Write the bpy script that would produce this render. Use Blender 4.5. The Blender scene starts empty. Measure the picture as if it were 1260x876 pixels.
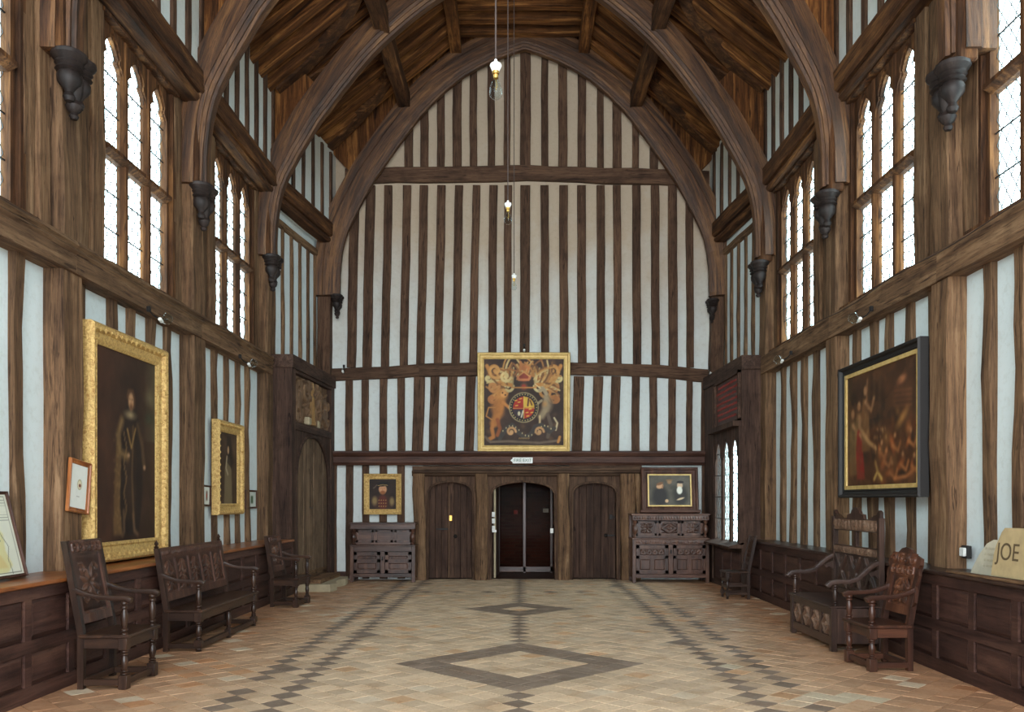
import bpy, math, random
import numpy as np
from mathutils import Vector, Matrix
random.seed(7); RNG = np.random.RandomState(5)
PI = math.pi
SC = bpy.context.scene
COL = SC.collection

# ---------------------------------------------------------------- camera, sky, exposure
F = 1037.0; EYE = 1.575
cam = bpy.data.cameras.new('camera'); co = bpy.data.objects.new('camera', cam); COL.objects.link(co)
cam.sensor_width = 36; cam.sensor_fit = 'HORIZONTAL'; cam.lens = F/1260*36
cam.shift_x = -10/1260; cam.shift_y = 179/1260
cam.clip_start = .05; cam.clip_end = 200
co.location = (0, 0, EYE); co.rotation_euler = (PI/2, 0, 0)
SC.camera = co
SKY = 5.0
w = bpy.data.worlds.new('world'); SC.world = w; w.use_nodes = True
bg = w.node_tree.nodes['Background']; bg.inputs[0].default_value = (.88, .95, 1.0, 1); bg.inputs[1].default_value = SKY
SC.view_settings.view_transform = 'Standard'; SC.view_settings.look = 'None'
SC.view_settings.gamma = 1; SC.view_settings.use_curve_mapping = False
SC.view_settings.exposure = 0.78
def portal(loc, rot, sx, sy):
    l = bpy.data.lights.new('window_light', 'AREA'); l.shape = 'RECTANGLE'; l.size = sx; l.size_y = sy
    l.cycles.is_portal = True
    o = bpy.data.objects.new('window_light', l); o.location = loc; o.rotation_euler = rot; COL.objects.link(o)
WIN = {-1: [3.3, 6.45, 9.66, 12.85], 1: [3.5, 6.85, 9.88, 12.95]}
for s in (-1, 1):
    for d in WIN[s]:
        portal((s*4.55, d, 5.35), (0, s*PI/2, 0), 2.8, 1.7)
portal((3.95, 15.2, 1.7), (0, PI/2, 0), 1.9, 1.9)
portal((0, -3.0, 4.5), (PI/2, 0, 0), 9.6, 11)  # no window here: unseen hall end, left open to let sky light in

# ---------------------------------------------------------------- helpers
def srgb(r, g, b):
    f = lambda c: (c/255/12.92) if c/255 <= .04045 else ((c/255+.055)/1.055)**2.4
    return (f(r), f(g), f(b), 1)
def P(px, py, d): return Vector(((px-640)/F*d, d, EYE+(617-py)/F*d))
class NT:
    def __init__(s, name):
        s.m = bpy.data.materials.new(name); s.m.use_nodes = True; s.t = s.m.node_tree
        s.b = s.t.nodes['Principled BSDF']
    def n(s, typ, **kw):
        nd = s.t.nodes.new(typ)
        for k, v in kw.items():
            if isinstance(k, str) and hasattr(nd, k): setattr(nd, k, v)
        return nd
    def l(s, a, b): s.t.links.new(a, b)
def ramp(nt, fac, stops):
    r = nt.n('ShaderNodeValToRGB'); nt.l(fac, r.inputs[0])
    el = r.color_ramp.elements
    while len(el) < len(stops): el.new(.5)
    for e, (p, c) in zip(el, stops): e.position = p; e.color = c
    return r.outputs[0]
def mixc(nt, fac, a, b, mode='MIX'):
    m = nt.n('ShaderNodeMix'); m.data_type = 'RGBA'; m.blend_type = mode
    for v, i in ((fac, 0), (a, 6), (b, 7)):
        if hasattr(v, 'links'): nt.l(v, m.inputs[i])
        else: m.inputs[i].default_value = v
    return m.outputs[2]
def noise(nt, vec, scale, detail=4, rough=.6, dist=0):
    n = nt.n('ShaderNodeTexNoise'); n.inputs['Scale'].default_value = scale; n.inputs['Detail'].default_value = detail
    n.inputs['Roughness'].default_value = rough; n.inputs['Distortion'].default_value = dist
    nt.l(vec, n.inputs['Vector']); return n.outputs['Fac']
def coords(nt, scale=(1, 1, 1), rnd=True):
    tc = nt.n('ShaderNodeTexCoord'); mp = nt.n('ShaderNodeMapping'); mp.inputs['Scale'].default_value = scale
    nt.l(tc.outputs['Object'], mp.inputs['Vector'])
    if rnd:
        oi = nt.n('ShaderNodeObjectInfo'); ml = nt.n('ShaderNodeMath', operation='MULTIPLY'); ml.inputs[1].default_value = 37
        nt.l(oi.outputs['Random'], ml.inputs[0]); nt.l(ml.outputs[0], mp.inputs['Location'])
    return mp.outputs[0], tc.outputs['Object']
def bump(nt, fac, strength, dist=.01):
    b = nt.n('ShaderNodeBump'); b.inputs['Strength'].default_value = strength; b.inputs['Distance'].default_value = dist
    nt.l(fac, b.inputs['Height']); nt.l(b.outputs[0], nt.b.inputs['Normal'])
def wood(name, dark, mid, light, axis='z', rough=.75, streak=1.0, bmp=.5, spec=.3):
    nt = NT(name); sc = {'z': (1, 1, .07), 'x': (.07, 1, 1), 'y': (1, .07, 1)}[axis]
    v, raw = coords(nt, sc)
    a = noise(nt, v, 9, 6, .65, .6); b_ = noise(nt, v, 55, 5, .7)
    c = ramp(nt, a, [(.3, dark), (.52, mid), (.72, light)])
    d = ramp(nt, b_, [(.32, (.25, .22, .2, 1)), (.5, (1, 1, 1, 1)), (.75, (1.0, 1.0, 1.0, 1))])
    c = mixc(nt, .75*streak, c, d, 'MULTIPLY')
    big = noise(nt, raw, 2.2, 4, .6, .4)
    c = mixc(nt, .7, c, ramp(nt, big, [(.3, (.5, .47, .45, 1)), (.5, (1, 1, 1, 1)), (.72, (1.12, 1.1, 1.07, 1))]), 'MULTIPLY')
    crk = noise(nt, v, 22, 3, .5, 1.5)
    c = mixc(nt, .8*streak, c, ramp(nt, crk, [(.33, (.22, .18, .16, 1)), (.39, (1, 1, 1, 1))]), 'MULTIPLY')
    oi = nt.n('ShaderNodeObjectInfo')
    vr = ramp(nt, oi.outputs['Random'], [(0, (.78, .76, .74, 1)), (1, (1.18, 1.14, 1.1, 1))])
    c = mixc(nt, .8, c, vr, 'MULTIPLY')
    nt.l(c, nt.b.inputs['Base Color']); nt.b.inputs['Roughness'].default_value = rough
    nt.b.inputs['Specular IOR Level'].default_value = spec
    bump(nt, b_, bmp, .012); return nt.m
M = {}
WC = dict(
 wall=(srgb(68, 49, 36), srgb(118, 90, 65), srgb(154, 124, 94)),
 back=(srgb(66, 47, 36), srgb(92, 68, 52), srgb(116, 88, 68)),
 roof=(srgb(44, 25, 13), srgb(116, 72, 36), srgb(196, 136, 74)),
 cup=(srgb(46, 29, 23), srgb(86, 57, 45), srgb(118, 84, 66)),
 arch=(srgb(42, 26, 15), srgb(90, 58, 34), srgb(146, 102, 60)),
 dark=(srgb(52, 32, 25), srgb(82, 54, 43), srgb(110, 76, 60)),
 panel=(srgb(44, 28, 25), srgb(74, 50, 43), srgb(98, 70, 58)),
 furn=(srgb(30, 19, 14), srgb(56, 37, 27), srgb(86, 59, 42)),
 red=(srgb(38, 22, 17), srgb(74, 45, 33), srgb(108, 68, 48)),
 settle=(srgb(40, 28, 24), srgb(66, 48, 41), srgb(96, 72, 60)),
 ledge=(srgb(120, 66, 30), srgb(164, 98, 50), srgb(190, 124, 70)),
 door=(srgb(60, 44, 35), srgb(92, 70, 55), srgb(118, 92, 72)),
 screen=(srgb(52, 37, 31), srgb(78, 58, 48), srgb(104, 80, 66)),
 olddoor=(srgb(84, 68, 54), srgb(122, 100, 80), srgb(150, 126, 102)))
for k, v in WC.items():
    gl = k in ('cup', 'furn', 'red', 'settle', 'ledge')
    for ax in 'xyz':
        M[k+ax] = wood('wood_'+k+'_'+ax, *v, axis=ax, rough=.32 if gl else (.5 if k in ('panel', 'dark') else .8),
                       streak=.5 if gl or k in ('panel', 'dark') else 1, bmp=.18 if gl else .5, spec=.5 if gl else .25)
def plain(name, col, rough=.6, metal=0, nz=None):
    nt = NT(name); nt.b.inputs['Roughness'].default_value = rough; nt.b.inputs['Metallic'].default_value = metal
    v, raw = coords(nt)
    a = noise(nt, v, nz or 12, 5)
    c = mixc(nt, .35, col, ramp(nt, a, [(.3, tuple(x*.55 for x in col[:3])+(1,)), (.7, tuple(min(1, x*1.25) for x in col[:3])+(1,))]))
    nt.l(c, nt.b.inputs['Base Color']); bump(nt, a, .15, .005); return nt.m
def plaster(name, base, warm, zlo, zhi):
    nt = NT(name); v, raw = coords(nt, rnd=False)
    a = noise(nt, v, 1.1, 5, .6); b_ = noise(nt, v, 14, 6, .7)
    sp = nt.n('ShaderNodeSeparateXYZ'); nt.l(raw, sp.inputs[0])
    mr = nt.n('ShaderNodeMapRange'); mr.inputs[1].default_value = zlo; mr.inputs[2].default_value = zhi; nt.l(sp.outputs[2], mr.inputs[0])
    ad = nt.n('ShaderNodeMath', operation='ADD'); nt.l(mr.outputs[0], ad.inputs[0])
    sb = nt.n('ShaderNodeMath', operation='MULTIPLY_ADD'); nt.l(a, sb.inputs[0]); sb.inputs[1].default_value = .9; sb.inputs[2].default_value = -.45
    nt.l(sb.outputs[0], ad.inputs[1])
    c = ramp(nt, ad.outputs[0], [(.1, base), (.9, warm)])
    d = ramp(nt, b_, [(.28, (.8, .77, .72, 1)), (.5, (1, 1, 1, 1))])
    c = mixc(nt, .5, c, d, 'MULTIPLY')
    nt.l(c, nt.b.inputs['Base Color']); nt.b.inputs['Roughness'].default_value = .9
    ml = nt.n('ShaderNodeMath', operation='MULTIPLY_ADD'); nt.l(a, ml.inputs[0]); ml.inputs[1].default_value = 4; nt.l(b_, ml.inputs[2])
    bump(nt, ml.outputs[0], .5, .012); return nt.m
M['plaster'] = plaster('limewashed_plaster', srgb(222, 231, 230), srgb(208, 200, 182), 6, 9)
M['plasterback'] = plaster('aged_plaster', srgb(220, 226, 222), srgb(192, 172, 148), 3.6, 7.6)
M['iron'] = plain('black_iron', srgb(38, 34, 32), .5, .6)
M['brass'] = plain('brass', srgb(190, 150, 80), .3, 1)
M['white'] = plain('white_enamel', srgb(232, 232, 226), .4)
M['paper'] = plain('mount_paper', srgb(226, 226, 214), .8)
M['blackframe'] = plain('black_frame', srgb(30, 26, 24), .6)
M['red_point'] = plain('red_plastic', srgb(170, 30, 25), .5)
M['stone'] = plain('step_stone', srgb(176, 160, 130), .9, 0, 7)
M['grave1'] = plain('pale_limestone', srgb(205, 196, 172), .95, 0, 9)
M['grave2'] = plain('buff_sandstone', srgb(190, 166, 122), .95, 0, 9)
M['grave1d'] = plain('worn_incised_lime', srgb(186, 176, 150), .95)
M['incised'] = plain('incised_shadow', srgb(96, 78, 52), .95)
M['letter'] = plain('sign_green_letters', srgb(60, 110, 84), .6)
M['redletter'] = plain('red_letters', srgb(150, 58, 50), .8)
M['cable'] = plain('cable_rubber', srgb(60, 44, 36), .7)
M['grout'] = plain('mortar', srgb(66, 46, 32), .95, 0, 5)
M['lead'] = plain('lead_came', srgb(70, 72, 72), .6, .5)
def goldmat(name, col, dark, sc):
    nt = NT(name); v, raw = coords(nt, rnd=False); a = noise(nt, v, sc, 4, .6, 1.0)
    c = ramp(nt, a, [(.3, dark), (.6, col)])
    nt.l(c, nt.b.inputs['Base Color']); nt.b.inputs['Metallic'].default_value = .2; nt.b.inputs['Roughness'].default_value = .42
    bump(nt, a, .8, .02); return nt.m
M['gilt'] = goldmat('carved_gilt', srgb(226, 190, 118), srgb(170, 122, 62), 30)
M['gilt2'] = goldmat('plain_gilt', srgb(222, 190, 120), srgb(196, 158, 92), 8)
def brickmat():
    nt = NT('dark_red_brick'); v, raw = coords(nt, rnd=False)
    mp = nt.n('ShaderNodeMapping'); mp.inputs['Rotation'].default_value = (PI/2, 0, 0); nt.l(raw, mp.inputs[0])
    b = nt.n('ShaderNodeTexBrick'); nt.l(mp.outputs[0], b.inputs['Vector']); b.inputs['Scale'].default_value = 1
    b.inputs['Brick Width'].default_value = .24; b.inputs['Row Height'].default_value = .075; b.inputs['Mortar Size'].default_value = .008
    b.inputs['Color1'].default_value = srgb(84, 44, 36); b.inputs['Color2'].default_value = srgb(60, 32, 28); b.inputs['Mortar'].default_value = srgb(70, 56, 46)
    nt.l(b.outputs['Color'], nt.b.inputs['Base Color']); nt.b.inputs['Roughness'].default_value = .9; return nt.m
M['brick'] = brickmat()
def glassmat(name, tint, gloss):
    nt = NT(name); nt.t.nodes.remove(nt.b)
    tr = nt.n('ShaderNodeBsdfTransparent'); tr.inputs[0].default_value = tint
    g = nt.n('ShaderNodeBsdfGlossy'); g.inputs['Roughness'].default_value = .03; g.inputs[0].default_value = (1, 1, 1, 1)
    lw = nt.n('ShaderNodeLayerWeight'); lw.inputs[0].default_value = .5
    pw = nt.n('ShaderNodeMath', operation='POWER'); nt.l(lw.outputs['Facing'], pw.inputs[0]); pw.inputs[1].default_value = 5
    fr = nt.n('ShaderNodeMath', operation='MULTIPLY_ADD'); nt.l(pw.outputs[0], fr.inputs[0]); fr.inputs[1].default_value = gloss; fr.inputs[2].default_value = .008
    mx = nt.n('ShaderNodeMixShader'); nt.l(fr.outputs[0], mx.inputs[0]); nt.l(tr.outputs[0], mx.inputs[1]); nt.l(g.outputs[0], mx.inputs[2])
    nt.l(mx.outputs[0], nt.t.nodes['Material Output'].inputs[0]); return nt.m
M['glass'] = glassmat('old_window_glass', (.86, .95, .95, 1), .5)
M['dimglass'] = glassmat('dim_passage_glass', (.8, .74, .7, 1), .0)
M['dimglass'].node_tree.nodes['Math.001'].inputs[2].default_value = .0005
M['bulb'] = glassmat('clear_bulb_glass', (.9, .95, .95, 1), 1.6)
def tilemat(name, attr):
    nt = NT(name); tc = nt.n('ShaderNodeTexCoord'); geo = nt.n('ShaderNodeNewGeometry')
    if attr:
        a = nt.n('ShaderNodeVertexColor'); a.layer_name = 'Col'; base = a.outputs[0]
    else:
        a = nt.n('ShaderNodeObjectInfo'); base = a.outputs['Color']
    pos = geo.outputs['Position']
    n1 = noise(nt, pos, 3.0, 6, .65); n2 = noise(nt, pos, 30, 6, .7)
    c = mixc(nt, .75, base, ramp(nt, n1, [(.3, (.72, .6, .48, 1)), (.5, (.95, .93, .9, 1)), (.7, (1.1, 1.1, 1.08, 1))]), 'MULTIPLY')
    c = mixc(nt, .6, c, ramp(nt, n2, [(.3, (.6, .52, .42, 1)), (.5, (1, 1, 1, 1))]), 'MULTIPLY')
    nt.l(c, nt.b.inputs['Base Color'])
    nt.l(ramp(nt, n1, [(.35, (.62,)*3+(1,)), (.65, (.38,)*3+(1,))]), nt.b.inputs['Roughness'])
    bump(nt, n2, .35, .006); return nt.m
M['tile'] = tilemat('clay_tile', False); M['tiles'] = tilemat('clay_tiles_far', True)
def paintmat():
    nt = NT('oil_paint'); a = nt.n('ShaderNodeVertexColor'); a.layer_name = 'Col'
    nt.l(a.outputs[0], nt.b.inputs['Base Color']); nt.b.inputs['Roughness'].default_value = .55; nt.b.inputs['Specular IOR Level'].default_value = .25
    v, raw = coords(nt, rnd=False); bump(nt, noise(nt, v, 90, 3), .15, .003); return nt.m
M['paint'] = paintmat()

def archmat():
    nt = NT('moulded_oak'); tc = nt.n('ShaderNodeTexCoord')
    # grain follows the curve: polar-like coordinates about the arch centre
    sp = nt.n('ShaderNodeSeparateXYZ'); nt.l(tc.outputs['Object'], sp.inputs[0])
    ab = nt.n('ShaderNodeMath', operation='ABSOLUTE'); nt.l(sp.outputs[0], ab.inputs[0])
    ax = nt.n('ShaderNodeMath', operation='ADD'); nt.l(ab.outputs[0], ax.inputs[0]); ax.inputs[1].default_value = 1.5
    az = nt.n('ShaderNodeMath', operation='SUBTRACT'); nt.l(sp.outputs[2], az.inputs[0]); az.inputs[1].default_value = 5.6
    at_ = nt.n('ShaderNodeMath', operation='ARCTAN2'); nt.l(az.outputs[0], at_.inputs[0]); nt.l(ax.outputs[0], at_.inputs[1])
    sq = nt.n('ShaderNodeVectorMath', operation='LENGTH'); cb = nt.n('ShaderNodeCombineXYZ'); nt.l(ax.outputs[0], cb.inputs[0]); nt.l(az.outputs[0], cb.inputs[2]); nt.l(cb.outputs[0], sq.inputs[0])
    c2 = nt.n('ShaderNodeCombineXYZ'); nt.l(sq.outputs['Value'], c2.inputs[0]); nt.l(sp.outputs[1], c2.inputs[1])
    ml = nt.n('ShaderNodeMath', operation='MULTIPLY'); nt.l(at_.outputs[0], ml.inputs[0]); ml.inputs[1].default_value = .35; nt.l(ml.outputs[0], c2.inputs[2])
    v = c2.outputs[0]; a = noise(nt, v, 9, 6, .65, .5); b_ = noise(nt, v, 50, 5, .7)
    c = ramp(nt, a, [(.3, WC['arch'][0]), (.5, WC['arch'][1]), (.72, WC['arch'][2])])
    c = mixc(nt, .85, c, ramp(nt, b_, [(.34, (.2, .16, .13, 1)), (.52, (1, 1, 1, 1))]), 'MULTIPLY')
    nt.l(c, nt.b.inputs['Base Color']); nt.b.inputs['Roughness'].default_value = .6; bump(nt, b_, .5, .012); return nt.m

M['archarc'] = archmat()
M['carve'] = wood('wood_carved', srgb(84, 62, 46), srgb(132, 102, 76), srgb(166, 132, 100), 'z', .6, .4, .2, .35)
M['bracewood'] = wood('wood_brace', *WC['arch'], axis='x', streak=.4)
M['carvefig'] = wood('wood_carved_figure', srgb(120, 88, 50), srgb(160, 124, 78), srgb(184, 150, 102), 'z', .6, .4, .2, .35)

class MB:
    def __init__(s): s.v = []; s.f = []
    def add(s, vs, fs):
        b = len(s.v); s.v += [tuple(p) for p in vs]; s.f += [tuple(i+b for i in f) for f in fs]; return s
    def box(s, x0, x1, y0, y1, z0, z1):
        v = [(x, y, z) for z in (z0, z1) for y in (y0, y1) for x in (x0, x1)]
        return s.add(v, [(0, 2, 3, 1), (4, 5, 7, 6), (0, 1, 5, 4), (2, 6, 7, 3), (0, 4, 6, 2), (1, 3, 7, 5)])
    def bbox(s, x0, x1, y0, y1, z0, z1, c=.006):     # chamfered box
        import itertools
        ctr = Vector(((x0+x1)/2, (y0+y1)/2, (z0+z1)/2)); h = Vector((abs(x1-x0)/2, abs(y1-y0)/2, abs(z1-z0)/2))
        c = min(c, min(h)*.45); v = []; idx = {}
        for sx, sy, sz in itertools.product((-1, 1), repeat=3):
            for a in range(3):
                q = [sx*(h.x-c), sy*(h.y-c), sz*(h.z-c)]; q[a] = (sx, sy, sz)[a]*h[a]
                idx[(sx, sy, sz, a)] = len(v); v.append((ctr.x+q[0], ctr.y+q[1], ctr.z+q[2]))
        f = []
        for a in range(3):
            b, c2 = (a+1) % 3, (a+2) % 3
            for sg in (-1, 1):
                q = []
                for sb, s2 in ((-1, -1), (1, -1), (1, 1), (-1, 1)):
                    k = [0, 0, 0]; k[a] = sg; k[b] = sb; k[c2] = s2; q.append(idx[(*k, a)])
                f.append(q if sg > 0 else q[::-1])
            for sb in (-1, 1):
                for s2 in (-1, 1):
                    q = []
                    for sg, ax in ((-1, b), (-1, c2), (1, c2), (1, b)):
                        k = [0, 0, 0]; k[a] = sg; k[b] = sb; k[c2] = s2; q.append(idx[(*k, ax)])
                    f.append(q if sb*s2 < 0 else q[::-1])
        for k in itertools.product((-1, 1), repeat=3):
            q = [idx[(*k, a)] for a in range(3)]; f.append(q if k[0]*k[1]*k[2] > 0 else q[::-1])
        return s.add(v, f)
    def lathe(s, prof, c=(0, 0, 0), n=14, sx=1, sy=1):
        v = []; f = []
        for r, z in prof:
            for k in range(n):
                a = 2*PI*k/n; v.append((c[0]+r*sx*math.cos(a), c[1]+r*sy*math.sin(a), c[2]+z))
        for i in range(len(prof)-1):
            for k in range(n):
                k2 = (k+1) % n; f.append((i*n+k, i*n+k2, (i+1)*n+k2, (i+1)*n+k))
        f.append(tuple(range(n))[::-1]); f.append(tuple((len(prof)-1)*n+k for k in range(n)))
        return s.add(v, f)
    def sweep(s, path, sec, up=(0, 0, 1), closed=True, scale=None):
        """section points (a,b): a along side, b along up-normal"""
        n = len(sec); v = []; f = []; path = [Vector(p) for p in path]; up = Vector(up)
        for i, p in enumerate(path):
            t = (path[min(i+1, len(path)-1)]-path[max(i-1, 0)]).normalized()
            sd = t.cross(up).normalized(); nn = sd.cross(t).normalized(); k = scale[i] if scale else 1
            for a, b in sec: v.append(p+sd*a*k+nn*b*k)
        for i in range(len(path)-1):
            for k in range(n):
                k2 = (k+1) % n; f.append((i*n+k, i*n+k2, (i+1)*n+k2, (i+1)*n+k))
        f.append(tuple(range(n))[::-1]); f.append(tuple((len(path)-1)*n+k for k in range(n)))
        return s.add(v, f)
    def tube(s, path, r, n=6, up=(0, 0, 1), scale=None):
        return s.sweep(path, [(r*math.cos(2*PI*k/n), r*math.sin(2*PI*k/n)) for k in range(n)], up, True, scale)
    def prism(s, poly, fn, t0, t1):
        """poly 2-D points extruded between t0 and t1, fn(a,b,t)->xyz"""
        n = len(poly); v = [fn(a, b, t0) for a, b in poly]+[fn(a, b, t1) for a, b in poly]
        f = [tuple(range(n))[::-1], tuple(range(n, 2*n))]+[(k, (k+1) % n, n+(k+1) % n, n+k) for k in range(n)]
        return s.add(v, f)
    def strip(s, A, B, fn, t0, t1):
        """ribbon between 2-D curves A and B, extruded"""
        for i in range(len(A)-1): s.prism([A[i], A[i+1], B[i+1], B[i]], fn, t0, t1)
        return s
    def build(s, name, mat, parent=None, smooth=False, loc=None, rot=None):
        me = bpy.data.meshes.new(name); me.from_pydata(s.v, [], s.f)
        import bmesh
        bm = bmesh.new(); bm.from_mesh(me); bmesh.ops.recalc_face_normals(bm, faces=bm.faces); bm.to_mesh(me); bm.free()
        me.materials.append(mat)
        if smooth:
            me.polygons.foreach_set('use_smooth', [True]*len(me.polygons))
            try: me.set_sharp_from_angle(angle=math.radians(38))
            except Exception: pass
        o = bpy.data.objects.new(name, me); COL.objects.link(o)
        if parent: o.parent = parent
        if loc: o.location = loc
        if rot: o.rotation_euler = rot
        return o
def link(name, me, parent, loc=(0, 0, 0), rot=(0, 0, 0)):
    o = bpy.data.objects.new(name, me); COL.objects.link(o); o.parent = parent; o.location = loc; o.rotation_euler = rot; return o
def empty(name, label=None, cat=None, loc=(0, 0, 0), rz=0, group=None, kind=None):
    o = bpy.data.objects.new(name, None); COL.objects.link(o); o.location = loc; o.rotation_euler = (0, 0, rz); o.empty_display_size = .1
    tag(o, label, cat, group, kind); return o
def tag(o, label=None, cat=None, group=None, kind=None):
    if label: o['label'] = label
    if cat: o['category'] = cat
    if group: o['group'] = group
    if kind: o['kind'] = kind
    return o
def beam(name, p0, p1, w, t, mat, parent, xdir=(1, 0, 0), wob=.006, seg=None, ch=.012, bow=0, taper=0):
    """rough-hewn timber p0->p1, own axes so the grain runs along it"""
    p0 = Vector(p0); p1 = Vector(p1); z = (p1-p0); L = z.length; z.normalize()
    y = z.cross(Vector(xdir)).normalized(); x = y.cross(z).normalized()
    seg = seg or max(2, min(12, int(L/.35)))
    m = MB(); rp = [random.uniform(0, 6.28) for _ in range(6)]
    v = []; f = []
    for i in range(seg+1):
        q = i/seg; zz = q*L; k = 1-taper*q
        ox = wob*(math.sin(zz*2.1+rp[0])+.6*math.sin(zz*5.3+rp[1]))+bow*math.sin(PI*q); oy = wob*.5*math.sin(zz*3.1+rp[2])
        ww = w/2*k+wob*random.uniform(-.6, .6); tt = t/2*k+wob*random.uniform(-.3, .3); c = ch
        for a, b in ((-ww+c, -tt), (ww-c, -tt), (ww, -tt+c), (ww, tt-c), (ww-c, tt), (-ww+c, tt), (-ww, tt-c), (-ww, -tt+c)):
            v.append((a+ox, b+oy, zz))
    for i in range(seg):
        for k in range(8):
            k2 = (k+1) % 8; f.append((i*8+k, i*8+k2, (i+1)*8+k2, (i+1)*8+k))
    f.append(tuple(range(8))[::-1]); f.append(tuple(seg*8+k for k in range(8)))
    me = bpy.data.meshes.new(name); me.from_pydata(v, [], f); me.materials.append(mat)
    o = bpy.data.objects.new(name, me); COL.objects.link(o); o.parent = parent
    o.matrix_local = Matrix.Translation(p0) @ Matrix((x, y, z)).transposed().to_4x4()
    return o

# ---------------------------------------------------------------- painted canvases and carved reliefs
class Paint:
    def __init__(s, nx, ny, bgc, nz=.12, sc=1.0):
        s.nx, s.ny = nx, ny; s.u, s.v = np.meshgrid(np.linspace(0, 1, nx), np.linspace(0, 1, ny))
        s.c = np.ones((ny, nx, 3))*np.array(bgc)/255.; s.asp = sc
        s.n = s.fbm(5); s.c *= (1+nz*(s.n[..., None]-.5)*2)
    def fbm(s, k0):
        r = np.zeros((s.ny, s.nx)); a = 1; tot = 0
        for o in range(4):
            k = k0*2**o; g = RNG.rand(k+2, k+2); x = s.u*k; y = s.v*k; i = x.astype(int); j = y.astype(int); fx = x-i; fy = y-j
            fx = fx*fx*(3-2*fx); fy = fy*fy*(3-2*fy)
            r += a*(g[j, i]*(1-fx)*(1-fy)+g[j, i+1]*fx*(1-fy)+g[j+1, i]*(1-fx)*fy+g[j+1, i+1]*fx*fy); tot += a; a *= .55
        return r/tot
    def mix(s, m, col):
        m = np.clip(m, 0, 1)[..., None]; s.c = s.c*(1-m)+np.array(col)/255.*m
    def ell(s, cx, cy, rx, ry, col, a=1, soft=.25, rot=0):
        x = s.u-cx; y = (s.v-cy)*s.asp; ry = ry*s.asp; c, sn = math.cos(rot), math.sin(rot)
        r = np.sqrt(((x*c+y*sn)/rx)**2+((-x*sn+y*c)/ry)**2); s.mix(a*(1-r)/soft+a*.0, col)
    def line(s, pts, wd, col, a=1, soft=.4):
        d = np.full(s.u.shape, 9.)
        for (x0, y0), (x1, y1) in zip(pts[:-1], pts[1:]):
            dx, dy = x1-x0, (y1-y0)*s.asp; px = s.u-x0; py = (s.v-y0)*s.asp
            t = np.clip((px*dx+py*dy)/(dx*dx+dy*dy+1e-9), 0, 1); d = np.minimum(d, np.hypot(px-t*dx, py-t*dy))
        s.mix(a*(1-d/wd)/soft, col)
    def poly(s, pts, col, a=1):
        ins = np.zeros(s.u.shape, bool); n = len(pts)
        for i in range(n):
            x0, y0 = pts[i]; x1, y1 = pts[(i+1) % n]
            if y0 == y1: continue
            ins ^= ((s.v < y0) != (s.v < y1)) & (s.u < (x1-x0)*(s.v-y0)/(y1-y0)+x0)
        m = ins.astype(float)
        for _ in range(2):
            m[1:-1, 1:-1] = (m[1:-1, 1:-1]*2+m[:-2, 1:-1]+m[2:, 1:-1]+m[1:-1, :-2]+m[1:-1, 2:])/6
        s.mix(m*a, col)
    def blur(s, n):
        for _ in range(n):
            c = s.c.copy(); c[1:-1, 1:-1] = (s.c[1:-1, 1:-1]*2+s.c[:-2, 1:-1]+s.c[2:, 1:-1]+s.c[1:-1, :-2]+s.c[1:-1, 2:])/6; s.c = c
    def scroll(s, cx, cy, r, turns, wd, col, dirn=1, a0=0, a=1):
        s.line([(cx+dirn*r*(1-k/26)*math.cos(a0+turns*2*PI*k/26), cy+r*(1-k/26)*math.sin(a0+turns*2*PI*k/26)/s.asp) for k in range(26)], wd, col, a)
def grid_mesh(name, w, h, nx, ny, z=None, cols=None, mat=None, parent=None, smooth=True):
    """canvas in local XZ plane facing -Y, lower left corner at the origin"""
    u, v = np.meshgrid(np.linspace(0, w, nx), np.linspace(0, h, ny))
    dep = np.zeros_like(u) if z is None else -z
    co_ = np.stack([u, dep, v], -1).reshape(-1, 3)
    idx = np.arange(nx*ny).reshape(ny, nx); q = np.stack([idx[:-1, :-1], idx[:-1, 1:], idx[1:, 1:], idx[1:, :-1]], -1).reshape(-1, 4)
    me = bpy.data.meshes.new(name); me.from_pydata(co_.tolist(), [], q.tolist()); me.materials.append(mat)
    if cols is not None:
        c = np.clip(cols, 0, 1); lin = np.where(c <= .04045, c/12.92, ((c+.055)/1.055)**2.4)
        at = me.color_attributes.new('Col', 'FLOAT_COLOR', 'POINT'); at.data.foreach_set('color', np.concatenate([lin, np.ones(lin.shape[:2]+(1,))], -1).astype('f').ravel())
    if smooth: me.polygons.foreach_set('use_smooth', [True]*len(me.polygons))
    o = bpy.data.objects.new(name, me); COL.objects.link(o); o.parent = parent; return o
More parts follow.
